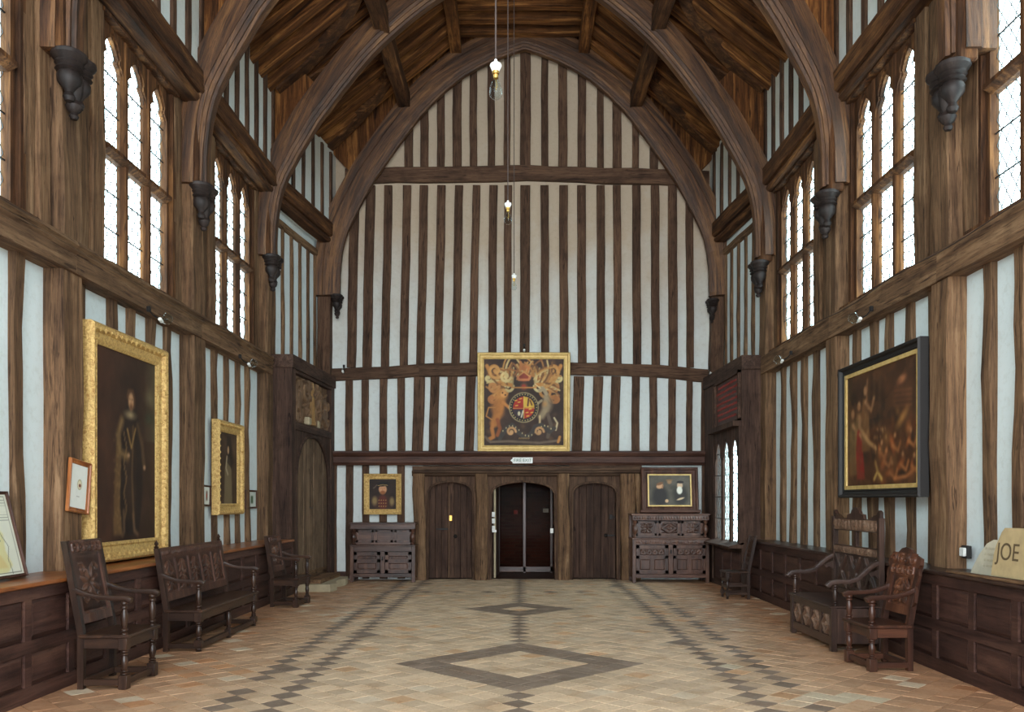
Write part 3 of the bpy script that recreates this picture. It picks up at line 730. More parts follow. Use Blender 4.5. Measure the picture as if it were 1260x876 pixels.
# ---- roof
ce = tag(MB().box(-1.5, 1.5, -3, DBACK+.2, 10.93, 11.03).build('ceiling', M['roofx']), kind='structure')
PE = (4.35, 8.24); PT = (1.28, 10.68)
rsl = Vector((PE[0]-PT[0], 0, PT[1]-PE[1])).normalized()
for s in (-1, 1):
    # board courses lying over the rafters, each a long plank
    nb = 15
    for k in range(nb):
        q0 = k/nb; q1 = (k+1)/nb+.02
        nrm = Vector((rsl.z*s, 0, rsl.x)); A = Vector((s*(PE[0]+(PT[0]-PE[0])*q0), 0, PE[1]+(PT[1]-PE[1])*q0)); B = Vector((s*(PE[0]+(PT[0]-PE[0])*q1), 0, PE[1]+(PT[1]-PE[1])*q1))
        a = A+nrm*.2; b = B+nrm*.215
        m = MB(); m.add([(a.x, -3, a.z), (b.x, -3, b.z), (b.x, DBACK+.2, b.z), (a.x, DBACK+.2, a.z), (a.x, -3, a.z+.05), (b.x, -3, b.z+.05), (b.x, DBACK+.2, b.z+.05), (a.x, DBACK+.2, a.z+.05)],
                        [(0, 1, 2, 3), (4, 5, 6, 7), (0, 1, 5, 4), (2, 3, 7, 6), (0, 3, 7, 4), (1, 2, 6, 5)])
        m.build('roof_board', M['roofy'], ce)
    for q in range(90):
        d = -2.8+q*.225
        if d > 16.95: break
        big = q % 2 == 0
        off = .1 if big else .18
        nrm = Vector((rsl.z*s, 0, rsl.x))
        a = Vector((s*PE[0], d, PE[1])); b = Vector((s*PT[0], d, PT[1]))
        a = a+nrm*off; b = b+nrm*off
        if big or d > 5:
            beam('rafter', a-nrm*(.04 if big else 0), b-nrm*(.04 if big else 0), .19 if big else .1, .24 if big else .05, M['roofz'], ce, xdir=(0, 1, 0), wob=.01, ch=.01, seg=6)
for q in range(45):
    d = -2.8+q*.45
    if d > 16.9: break
    beam('collar', (-1.35, d, 10.82), (1.35, d, 10.82), .2, .17, M['roofz'], ce, xdir=(0, 1, 0), wob=.01, seg=4)
bays = [(-3, 1.6), (1.6, 4.75), (4.75, 7.9), (7.9, 11.05), (11.05, 14.2), (14.2, 16.9)]
for s in (-1, 1):
    for a, b in bays:
        beam('purlin', (s*2.3, a, 9.52), (s*2.3, b, 9.52), .24, .3, M['archz'], ce, xdir=rsl*Vector((s, 1, -1)) if False else (1, 0, 0), wob=.01)
        beam('crown_purlin', (s*1.27, a, 10.55), (s*1.27, b, 10.55), .22, .22, M['roofz'], ce, wob=.01)
        # curved wind braces under the rafters, from each truss up to the purlin
        for y0, y1 in ((b-.15, (a+b)/2+.15), (a+.15, (a+b)/2-.15)):
            pts = []
            for k in range(9):
                q = k/8; yy = y0+(y1-y0)*(1-math.cos(q*PI/2)); hx = 4.05+(2.45-4.05)*math.sin(q*PI/2)
                zz = PE[1]+(PE[0]-hx)*(PT[1]-PE[1])/(PE[0]-PT[0])+.0
                pts.append((s*hx, yy, zz-.05))
            m = MB(); m.sweep(pts, [(-.13, -.06), (.13, -.06), (.13, .06), (-.13, .06)], (s*.6, 0, .8)); m.build('wind_brace', M['bracewood'], ce)

# ---- arched trusses with corbels
HP = [(3.58, 5.66), (3.57, 6.2), (3.5, 6.71), (3.35, 7.13), (3.01, 7.80), (2.8, 8.14), (2.26, 8.92), (1.84, 9.45), (1.28, 9.97), (.73, 10.3), (.3, 10.48), (0, 10.58)]
def cr(P_, n=5):
    out = []
    for i in range(len(P_)-1):
        p0 = P_[max(i-1, 0)]; p1 = P_[i]; p2 = P_[i+1]; p3 = P_[min(i+2, len(P_)-1)]
        for k in range(n):
            t = k/n; out.append(tuple(.5*((2*p1[j])+(-p0[j]+p2[j])*t+(2*p0[j]-5*p1[j]+4*p2[j]-p3[j])*t*t+(-p0[j]+3*p1[j]-3*p2[j]+p3[j])*t**3) for j in (0, 1)))
    out.append(P_[-1]); return out
def make_arch(d, xl, xr, cx, lab, wd=.46, dep=.4, tipz=(5.1, 5.0), csc=1, back=False):
    r = empty('roof_arch', lab, 'arch', (cx, d, 0), 0, 'moulded oak roof arches')
    for s, X in ((-1, xl), (1, xr)):
        k = (X-.08)/3.58
        pts = cr([(p[0]*(k if p[1] < 9 else k+(1.02-k)*min(1, (p[1]-9)/1.4)*.8), p[1]) for p in HP])
        # moulded section: (radial outwards, along y)
        h = wd/2
        sec = [(0, -h*.3), (0, h*.3), (.035, h*.38), (.03, h*.55), (.08, h*.62), (.07, h*.78), (.12, h*.85), (.11, h), (dep*.62, h*1.02), (dep*.66, h*.9), (dep, h*.9),
               (dep, -h*.9), (dep*.66, -h*.9), (dep*.62, -h*1.02), (.11, -h), (.12, -h*.85), (.07, -h*.78), (.08, -h*.62), (.03, -h*.55), (.035, -h*.38)]
        m = MB(); n = len(sec); v = []; f = []; U = []
        L = 0
        for i, p in enumerate(pts):
            a = pts[max(i-1, 0)]; b = pts[min(i+1, len(pts)-1)]
            tx, tz = b[0]-a[0], b[1]-a[1]; l = math.hypot(tx, tz); tx /= l; tz /= l
            if i == len(pts)-1: tx, tz = -1, 0
            nx, nz = tz, -tx
            if nx < 0 and p[0] > .5: nx = -nx; nz = -nz
            if i == len(pts)-1: nx, nz = 0, 1
            wz = random.uniform(-.004, .004)
            for u, y in sec: v.append((s*(p[0]+(u+wz)*nx), y+wz, p[1]+(u+wz)*nz))
        for i in range(len(pts)-1):
            for q in range(n): f.append((i*n+q, i*n+(q+1) % n, (i+1)*n+(q+1) % n, (i+1)*n+q))
        f += [tuple(range(n)), tuple((len(pts)-1)*n+q for q in range(n))]
        m.add(v, f); m.build('arch_rib', M['archarc'], r)
        # solid spandrel between rib and roof / wall
        A = []; B = []
        for i, p in enumerate(pts):
            if (p[1] > 8.3 or p[1] < 6) if not back else p[1] < 7.7: continue
            x = p[0]+.2
            A.append((x-.12, p[1]+.05))
            # go outward/upward at 45 deg until roof line or wall
            t = 0; X_, Z_ = x, p[1]
            while t < 3:
                t += .04; X_ = x+t*.6; Z_ = p[1]+t*.8
                if X_ > (XU(s, d)+.05-cx*s): break
                if Z_ > PE[1]+(PE[0]-X_)*(PT[1]-PE[1])/(PE[0]-PT[0])+.18: break
                if Z_ > 10.9: break
            B.append((X_, Z_))
        MB().strip(A, B, lambda a, b, t: (s*a, t, b), *((-.07, .07) if not back else (.1, .19))).build('spandrel_board', M['roofz'], r)
        # corbel: twin moulded capital tapering into a pendant
        tz = tipz[0 if s < 0 else 1]; c = csc; m = MB(); xc = s*(X-.02)
        zs_ = .88; c0_ = len(m.v)
        for yy in (-.075*c, .075*c):
            m.lathe([(.001, .14*c), (.04*c, .16*c), (.055*c, .2*c), (.035*c, .25*c), (.05*c, .28*c), (.1*c, .35*c), (.105*c, .42*c), (.085*c, .455*c), (.12*c, .475*c), (.1*c, .51*c), (.125*c, .535*c), (.115*c, .56*c), (.155*c, .61*c), (.155*c, .645*c), (.135*c, .65*c), (.13*c, .665*c), (.001, .666*c)], (xc, yy*1.1, tz), 14)
        m.lathe([(.001, 0), (.03*c, .01*c), (.045*c, .04*c), (.03*c, .07*c), (.06*c, .1*c), (.075*c, .15*c), (.05*c, .2*c), (.07*c, .28*c), (.09*c, .4*c), (.07*c, .5*c)], (xc, 0, tz), 12)
        m.v = [(p[0], p[1], tz+(p[2]-tz)*zs_) for p in m.v]
        m.build('corbel', M['corbel'], r, True)
        if not back: MB().bbox(min(xc, s*(X+.16)), max(xc, s*(X+.16)), -.2, .2, tz+.56, tz+1.5, .02).build('wall_post', M['archz'], r)
    return r
M['corbel'] = wood('wood_corbel', srgb(26, 20, 19), srgb(44, 35, 32), srgb(66, 54, 49), 'z', .55, .3, .1, .35)
make_arch(1.55, 4.15, 3.98, 0, 'moulded oak arch behind the camera end of the hall')
make_arch(4.68, 4.15, 3.98, 0, 'moulded oak roof arch nearest the viewer, above the largest bulb')
make_arch(7.8, 4.15, 3.98, 0, 'moulded oak roof arch on the largest corbels, beside the big framed portrait')
make_arch(11.0, 4.15, 4.0, 0, 'middle moulded oak roof arch, springing between the tall windows')
make_arch(14.15, 4.17, 4.02, 0, 'weathered oak roof arch one bay in front of the striped gable wall')
make_arch(16.82, 3.76, 3.76, .09, 'dark oak arch set against the striped gable wall', .34, .5, (5.22, 5.13), .8, True)

# ---- panelled dado on both sides
def dado(s, name, d0, d1, X, mat, ledge):
    r = empty(name, kind='structure'); m = MB(); pit = .64; th = .03; n = int((d1-d0)/pit)
    def bx(y0, y1, z0, z1, a=0, b=th): m.box(*(sorted((s*(X+a), s*(X+b)))), y0, y1, z0, z1)
    e0 = d1-n*pit
    for z0, z1 in ((0, .12), (.38, .48), (.8, .9)): bx(d0, d1, z0, z1)
    for k in range(n+1): bx(e0+k*pit-.045, e0+k*pit+.045, .12, .8, .002, th)
    m.build('panel_frame', M[mat+'y'], r)
    m = MB(); m.box(*sorted((s*(X+.03), s*(X+.05))), d0, d1, 0, .9); m.build('backboard', M[mat+'y'], r)
    pm = {}
    for z0, z1 in ((.12, .38), (.48, .8)):
        mm = MB(); a, b = .045, pit-.045; c = .035
        v = [(.03, a, z0), (.03, b, z0), (.03, b, z1), (.03, a, z1), (.012, a+c, z0+c), (.012, b-c, z0+c), (.012, b-c, z1-c), (.012, a+c, z1-c)]
        mm.add([(s*(X+p[0]), p[1], p[2]) for p in v], [(4, 5, 6, 7), (0, 1, 5, 4), (1, 2, 6, 5), (2, 3, 7, 6), (3, 0, 4, 7)])
        o = mm.build('panel', M[mat+'y'], r); o.location = (0, e0, 0); me = o.data
        for k in range(1, n): link('panel', me, r, (0, e0+k*pit, 0))
    MB().bbox(*sorted((s*(X-.03), s*(XP(s, 10)+.0))), d0, d1, .9, .935, .008).build('ledge', M[ledge+'y'], r)
dado(-1, 'trim_1', -3, 14.28, 3.85, 'panel', 'ledge')
dado(1, 'trim_2', -3, 14.28, 3.87, 'panel', 'settle')

# ---- left carved doorway screen and right window screen in the last bay
def SX(s, d): return (3.87-.13*(d-14.3)/2.7) if s < 0 else (3.79-.07*(d-14.3)/2.7)
d0 = empty('door_5', kind='structure')
fnL = lambda a, b, t: (-(SX(-1, a)+t), a, b)
def boxL(m, y0, y1, z0, z1, t0, t1): m.prism([(y0, z0), (y1, z0), (y1, z1), (y0, z1)], fnL, t0, t1)
m = MB(); boxL(m, 14.3, 14.5, 0, 4.05, 0, .45); boxL(m, 16.75, 16.98, 0, 4.05, 0, .35); m.build('door_post', M['screenz'], d0)
m = MB(); boxL(m, 14.26, 16.98, 3.85, 4.07, -.03, .47); boxL(m, 14.5, 16.75, 3.8, 3.86, .01, .1); m.build('cornice', M['screeny'], d0)
m = MB(); boxL(m, 14.5, 16.75, 2.82, 2.95, .0, .2); m.build('head_rail', M['screeny'], d0)
# arched surround
m = MB(); c = 15.62; h = 1.04; A = []; B = []
for k in range(25):
    x = -h+2*h*k/24; e = abs(x)/h; A.append((c+x, 2.0+.76*(1-e**2.4)**.6)); B.append((c+x, 2.84))
m.strip(A, B, fnL, .03, .2); boxL(m, 14.5, 14.58, 0, 2.84, .03, .2); boxL(m, 16.66, 16.75, 0, 2.84, .03, .2); m.build('door_frame', M['screenz'], d0)
m = MB(); m.tube([fnL(14.6, .2, .03)]+[fnL(a, b+.01, .03) for a, b in A]+[fnL(16.65, .2, .03)], .035, 6, (1, 0, 0)); m.build('arch_moulding', M['screenz'], d0)
for k in range(7):
    a = 14.56+k*.302; m = MB(); boxL(m, a+.004, a+.298, .3, 2.8, .06+.012*(k % 2), .16); m.build('plank', M['olddoorz'], d0)
m = MB(); boxL(m, 14.5, 16.75, .1, .3, .07, .2); m.build('sill_board', M['wally'], d0)
m = MB(); boxL(m, 15.4, 15.44, 1.7, 2.7, .08, .1); m.tube([fnL(15.42, 2.3, .08), fnL(15.9, 1.6, .08), fnL(15.7, 1.45, .08), fnL(15.3, 1.5, .08)], .014, 5, (1, 0, 0)); boxL(m, 15.5, 15.54, .2, .9, .08, .1); boxL(m, 15.2, 15.5, 1.3, 1.34, .08, .1); m.build('iron_latch', M['iron'], d0)
m = MB(); boxL(m, 14.5, 16.75, 2.95, 3.8, .1, .3); m.build('overdoor_panel', M['screeny'], d0)
ang = math.atan2(.13, 2.7)
o = relief('carved_foliage', 2.2, .83, 'foliage', M['carve'], d0, (-(SX(-1, 14.52)+.09), 14.52, 2.96), .07, 150, rotz=PI/2-ang)
# central carved figure in the overdoor
fg = MB(); px_, py_, pz_ = -(SX(-1, 15.6)+.05), 15.6, 2.97
fg.lathe([(.001, 0), (.12, .01), (.13, .06), (.1, .1), (.11, .3), (.085, .42), (.1, .5), (.05, .56), (.04, .58), (.065, .63), (.06, .7), (.07, .72), (.05, .8), (.001, .82)], (px_, py_, pz_), 14, .6, 1)
fg.build('carved_figure', M['carvefig'], d0, True)
for yy in (15.28, 15.95): MB().bbox(px_-.05, px_+.06, yy-.09, yy+.09, 2.96, 3.1, .02).build('carved_block', M['stone'], d0)
# stone step
st = empty('stone_step', 'worn stone step with broken edge below the tall arched side door', 'step', (-3.5, 15.6, 0))
m = MB(); poly = [(-.4, -.95)]+[(.18+random.uniform(-.02, .03)+.05*math.sin(k), -.95+k*.165) for k in range(11)]+[(-.4, .7)]
m.prism(poly, lambda a, b, t: (a, b, t), .0, .13); m.build('step_slab', M['stone'], st)
m = MB(); m.prism([(-.4, -.8), (.0, -.8), (.02, .7), (-.4, .7)], lambda a, b, t: (a, b, t), .13, .2); m.build('threshold', M['wally'], st)
# right screen
wn += 1; wr = empty('window_%d' % wn, kind='structure')
make_window(wr, 1, 3.735, 14.44, 16.1, .86, None, 2.25, 2.66, 2.86, 3, .12, M['screenz'], dpt=.05, k_=.3)
fnR = lambda a, b, t: ((SX(1, a)+t), a, b)
def boxR(m, y0, y1, z0, z1, t0, t1): m.prism([(y0, z0), (y1, z0), (y1, z1), (y0, z1)], fnR, t0, t1)
sr = empty('trim_3', kind='structure')
m = MB(); boxR(m, 14.3, 14.36, 0, 4.05, -.03, .5); boxR(m, 16.2, 16.98, 0, 4.05, 0, .2); m.build('screen_post', M['screenz'], sr)
m = MB(); boxR(m, 14.26, 16.98, 3.82, 4.055, -.04, .52); boxR(m, 14.36, 16.2, 2.93, 3.82, .1, .2); m.build('screen_head', M['screeny'], sr)
m = MB(); boxR(m, 14.36, 16.2, 0, .78, 0, .2); m.build('screen_base', M['screeny'], sr)
for k in range(3):
    m = MB(); boxR(m, 14.44+k*.58, 14.94+k*.58, .14, .68, -.02, .0); m.build('panel', M['panely'], sr)
m = MB(); boxR(m, 16.3, 16.9, .1, 3.8, -.02, 0); m.build('panel', M['screenz'], sr)
# painted text board with red letters
tb = empty('text_board', 'dark board painted with rows of red lettering above the three-light window', 'board', (3.8, 15.25, 2.96))
m = MB(); m.bbox(-.05, .0, -.86, .86, 0, .84, .01); m.build('board', M['darky'], tb)
m = MB()
for (a, b, c_, d_) in ((-.9, -.84, -.02, .86), (.84, .9, -.02, .86), (-.9, .9, -.03, .03), (-.9, .9, .81, .87)): m.box(-.09, .0, a, b, c_, d_)
m.build('frame', M['screeny'], tb)
for k in range(7):
    text(' '.join(''.join(random.choice('abcdehilmnorstuvw') for _ in range(random.choice((3, 4, 5, 6)))) for _ in range(7)), .085, M['redletter'], tb, (-.055, 0, .71-k*.1), (PI/2, 0, -PI/2), .002)['kind'] = 'stuff'

# ================================================================ THINGS
def turned(z0, z1, r, x, y, blocks=(), n=12):
    """turned post; returns MB with square blocks at given z ranges"""
    m = MB(); segs = []; z = z0
    for a, b in sorted(blocks):
        if a > z+.01: segs.append((z, a))
        m.bbox(x-r*1.15, x+r*1.15, y-r*1.15, y+r*1.15, a, b, .004); z = b
    if z < z1-.01: segs.append((z, z1))
    for a, b in segs:
        L = b-a
        pr = [(.75, 0), (1.0, .03), (1.0, .07), (.6, .1), (.95, .14), (.95, .18), (.6, .22), (.78, .32), (.98, .48), (.9, .62), (.6, .76), (.95, .8), (.95, .85), (.6, .88), (1.0, .92), (1.0, .97), (.75, 1)]
        m.lathe([(r*p, q*L) for p, q in pr], (x, y, a), n)
    return m
def arm_mb(xb_, y, zb_, xf, zf, wd=.055):
    pts = []; sc = []
    for k in range(13):
        q = k/12; x = xb_+(xf+.06-xb_)*q; z = zb_+(zf-zb_)*(3*q*q-2*q**3)-.02*math.sin(q*PI*2)*.6-.03*math.sin(q*PI)
        if k == 12: z -= .02
        pts.append((x, y, z)); sc.append(1-.15*math.sin(q*PI))
    h = wd/2
    return MB().sweep(pts, [(-h*.8, -.022), (h*.8, -.022), (h, 0), (h*.8, .022), (-h*.8, .022), (-h, 0)], (0, 0, 1), True, sc)
M['redlt'] = wood('wood_red_carving', srgb(58, 32, 22), srgb(104, 62, 42), srgb(140, 92, 64), 'z', .35, .5, .18, .5)
def armchair(name, label, loc, rz, D, W, sh, ah, bh, lean, mk, crest, finials=False, npan=1, midleg=False, ornament='flower', group=None):
    r = empty(name, label, 'bench' if npan > 1 else 'chair', loc, rz, group or (None if npan > 1 else 'carved oak armchairs'))
    mz, mx, my = M[mk+'z'], M[mk+'x'], M[mk+'y']; yl = W/2-.03; xf = D-.035; lr = .032
    for s in (-1, 1):
        turned(.0, ah-.02, lr, xf, s*yl, [(.0 if npan == 1 else .05, .12), (sh-.13, sh-.01)]).build('leg', mz, r, True)
        if npan > 1: pass
        # back post: straight leg, then raked
        fn = lambda a, b, t: (a, t, b)
        MB().prism([(0, 0), (.05, 0), (.055, sh), (.05-lean, bh), (-lean, bh), (0, sh)], fn, s*yl-.024, s*yl+.024).build('back_leg', mz, r)
        arm_mb(-lean*(ah+.05-sh)/(bh-sh)+.02, s*yl, ah+.075, xf, ah).build('arm', mx, r, True)
        MB().bbox(.04, xf, s*yl-.014, s*yl+.014, sh-.12, sh-.03, .003).build('seat_rail', mx, r)
        MB().bbox(.04, xf, s*yl-.016, s*yl+.016, .03, .085, .004).build('stretcher', mx, r)
        if finials: MB().lathe([(.02, 0), (.028, .015), (.014, .03), (.025, .05), (.001, .09)], (.02-lean, s*yl, bh), 8).build('finial', mz, r, True)
    for x in (.03, xf): MB().bbox(x-.014, x+.014, -yl, yl, sh-.12, sh-.03, .003).build('seat_rail', my, r)
    for x in (.03, xf): MB().bbox(x-.017, x+.017, -yl, yl, .03, .085, .004).build('stretcher', my, r)
    if midleg: turned(.0, sh-.1, lr, xf, 0, [(.05, .1)]).build('leg', mz, r, True)
    m = MB(); m.bbox(.02, D+.02, -W/2-.015, W/2+.015, sh-.03, sh, .008); m.build('seat', my, r)
    # back: frame boards and carved panels set into the raked plane
    ph = empty_part = MB(); a = math.atan2(lean, bh-sh); L = math.hypot(lean, bh-sh)
    zb0, zt = .08, L; Wp = W-.1
    bk = MB(); bk.box(.004, .032, -Wp/2, Wp/2, zb0, zb0+.08); bk.box(.004, .032, -Wp/2, Wp/2, zt-.12, zt)
    for k in range(npan+1):
        y = -Wp/2+Wp*k/npan; y0, y1 = (y, y+.04) if k == 0 else ((y-.04, y) if k == npan else (y-.015, y+.015))
        bk.box(.004, .03, y0, y1, zb0, zt)
    bk.box(.0, .012, -Wp/2, Wp/2, zb0, zt)
    mb_ = M['redlt'] if mk == 'red' else M['cupz']
    o = bk.build('backrest', mb_, r); o.location = (.02, 0, sh); o.rotation_euler = (0, -a, 0)
    pw = Wp/npan
    for k in range(npan):
        q = relief('carved_panel', pw-.05, zt-zb0-.24, ornament, mb_, o, (.012, -Wp/2+pw*k+.025, zb0+.1), .018, 60, rotz=PI/2)
    relief('carved_frieze', Wp-.02, .085, 'flute' if npan > 1 else 'guilloche', mb_, o, (.034, -Wp/2+.01, zt-.105), .014, 90, rotz=PI/2)
    if crest == 'arched':
        pl = [(-W/2-.0, 0), (-W/2-.03, .03), (-W/2-.02, .09), (-W/4, .13), (-.08, .17), (0, .185), (.08, .17), (W/4, .13), (W/2+.02, .09), (W/2+.03, .03), (W/2, 0)]
        m = MB(); m.prism([(p[0], p[1]-.03) for p in pl], lambda a_, b_, t: (t, a_, zt+b_), .0, .035); m.build('crest', mz, o)
        relief('carved_crest', W-.06, .12, 'scroll', mb_, o, (.036, -W/2+.03, zt-.02), .018, 80, rotz=PI/2)
        for s in (-1, 1):
            MB().prism([(0, 0), (.05*s, .05), (.04*s, .16), (.015*s, .2), (.045*s, .3), (.0, .38)], lambda a_, b_, t: (t, s*(W/2-.01)+a_, zt-.4+b_), .005, .03).build('ear_piece', mz, o)
    return r
armchair('armchair', 'dark oak armchair with tall flower-carved back in the near left corner, below the tilted frame', (-3.71, 7.35, 0), 0, .42, .6, .46, .76, 1.24, .14, 'furn', 'plain')
armchair('oak_settle', 'long oak settle bench with five leaf-carved back panels below the big gilt portrait', (-3.74, 9.76, 0), 0, .4, 1.88, .44, .73, 1.08, .1, 'furn', 'plain', True, 5, True, 'leaf')
armchair('armchair', 'oak armchair between the long bench and the arched side door', (-3.7, 12.82, 0), math.radians(-4), .42, .58, .44, .72, 1.06, .1, 'furn', 'plain')
armchair('armchair', 'reddish carved oak armchair with arched scrolled crest in front of the high-backed settle', (3.63, 8.07, 0), PI+math.radians(4), .42, .52, .43, .68, .98, .1, 'red', 'arched', ornament='leaf')
# side chair by the far right corner
def side_chair():
    r = empty('side_chair', 'small dark oak side chair with raked back below the three-light window', 'chair', (3.7, 13.75, 0), PI)
    mz, mx, my = M['furnz'], M['furnx'], M['furny']
    for s in (-1, 1):
        turned(0, .42, .024, .36, s*.17, [(.06, .12), (.33, .42)]).build('leg', mz, r, True)
        MB().prism([(0, 0), (.045, 0), (.045, .43), (-.08, 1.02), (-.12, 1.02), (0, .43)], lambda a, b, t: (a, t, b), s*.17-.02, s*.17+.02).build('back_leg', mz, r)
        for z in (.09, .22): MB().bbox(.03, .36, s*.17-.012, s*.17+.012, z-.02, z+.02, .004).build('stretcher', mx, r)
    for z in (.2, .3): MB().bbox(.345, .375, -.17, .17, z-.025, z+.025, .004).build('stretcher', my, r)
    MB().bbox(.0, .4, -.21, .21, .42, .45, .008).build('seat', my, r)
    b = MB().bbox(0, .02, -.15, .15, .12, .58, .005).build('backrest', mz, r); b.location = (.01, 0, .43); b.rotation_euler = (0, -.2, 0)
    relief('carved_panel', .24, .4, 'leaf', mz, b, (.022, -.12, .15), .012, 40, rotz=PI/2)
side_chair()

def box_settle():
    r = empty('box_settle', 'tall high-backed box settle with pierced carved back and diamond-carved front', 'bench', (3.82, 9.5, 0), PI)
    W = 1.36; D = .56; sh = .48; mz, mx, my = M['settlez'], M['settlex'], M['settley']
    for s in (-1, 1):
        y = s*(W/2-.035)
        MB().bbox(D-.06, D, y-.033, y+.033, 0, sh-.02, .004).build('leg', mz, r)
        MB().bbox(0, .06, y-.033, y+.033, 0, 1.4, .005).build('back_post', mz, r)
        MB().box(.05, D-.03, y-.012, y+.012, .08, sh-.03).build('side_panel', mz, r)
        turned(sh, .7, .026, D-.05, y, []).build('arm_support', mz, r, True)
        pts = [(.05, y, .93), (.12, y, .9), (.2, y, .83), (.28, y, .76), (.38, y, .73), (.48, y, .735), (.56, y, .72), (.6, y, .68)]
        MB().sweep(pts, [(-.026, -.022), (.026, -.022), (.03, 0), (.026, .022), (-.026, .022), (-.03, 0)], (0, 0, 1)).build('arm', mx, r, True)
        MB().prism([(.06, .86), (.16, .82), (.14, .78), (.1, .8), (.06, .76)], lambda a, b, t: (a, t, b), y-.015, y+.015).build('arm_bracket', mz, r)
    MB().bbox(.02, D+.02, -W/2-.0, W/2+.0, sh-.025, sh, .007).build('seat', my, r)
    m = MB(); m.box(D-.045, D-.012, -W/2+.05, W/2-.05, sh-.1, sh-.03); m.box(D-.045, D-.012, -W/2+.05, W/2-.05, .06, .15)
    pw = (W-.14)/4
    for k in range(5): y = -W/2+.07+k*pw; m.box(D-.045, D-.014, y-.03, y+.03, .15, sh-.1)
    m.box(D-.05, D-.04, -W/2+.05, W/2-.05, .08, sh-.03); m.build('front_frame', my, r)
    for k in range(4): relief('carved_panel', pw-.07, sh-.26, 'lozenge', M['settlelt'], r, (D-.038, -W/2+.07+k*pw+.035, .155), .03, 44, rotz=PI/2)
    b = MB(); iy = W/2-.06
    b.box(.01, .05, -iy, iy, .5, .56); b.box(.01, .05, -iy, iy, .97, 1.07); b.box(.01, .05, -iy, iy, 1.24, 1.38)
    b.box(.01, .05, -.035, .035, 1.07, 1.24)
    for k in range(1, 3): y = -iy+2*iy*k/3; b.box(.01, .048, y-.03, y+.03, .56, .97)
    b.box(.01, .03, -iy, iy, .5, .98); b.build('backrest', my, r)
    pw = 2*iy/3
    for k in range(3): relief('carved_panel', pw-.05, .4, 'xpanel', mz, r, (.032, -iy+k*pw+.025, .565), .03, 60, rotz=PI/2)
    relief('carved_frieze', 2*iy, .12, 'scroll', M['settlelt'], r, (.052, -iy, 1.25), .014, 110, rotz=PI/2)
    relief('carved_frieze', 2*iy, .08, 'scroll', M['settlelt'], r, (.052, -iy, .98), .012, 110, rotz=PI/2)
    pl = [(-.24, 0), (-.22, .05), (-.13, .06), (-.1, .1), (-.04, .13), (.04, .13), (.1, .1), (.13, .06), (.22, .05), (.24, 0)]
    MB().prism(pl, lambda a, b_, t: (t, a, 1.38+b_), .01, .045).build('crest', mz, r)
    for s in (-1, 1): MB().prism([(s*(iy-.22), 0), (s*(iy-.12), .045), (s*(iy-.05), .05), (s*iy, .1), (s*(iy+.04), .08), (s*(iy+.04), 0)], lambda a, b_, t: (t, a, 1.38+b_), .01, .045).build('crest_ear', mz, r)
M['settlelt'] = wood('wood_pale_carving', srgb(80, 58, 46), srgb(124, 96, 78), srgb(158, 130, 108), 'z', .4, .3, .15, .5)  # paler wood tone for the settle's carved front panels and friezes
box_settle()

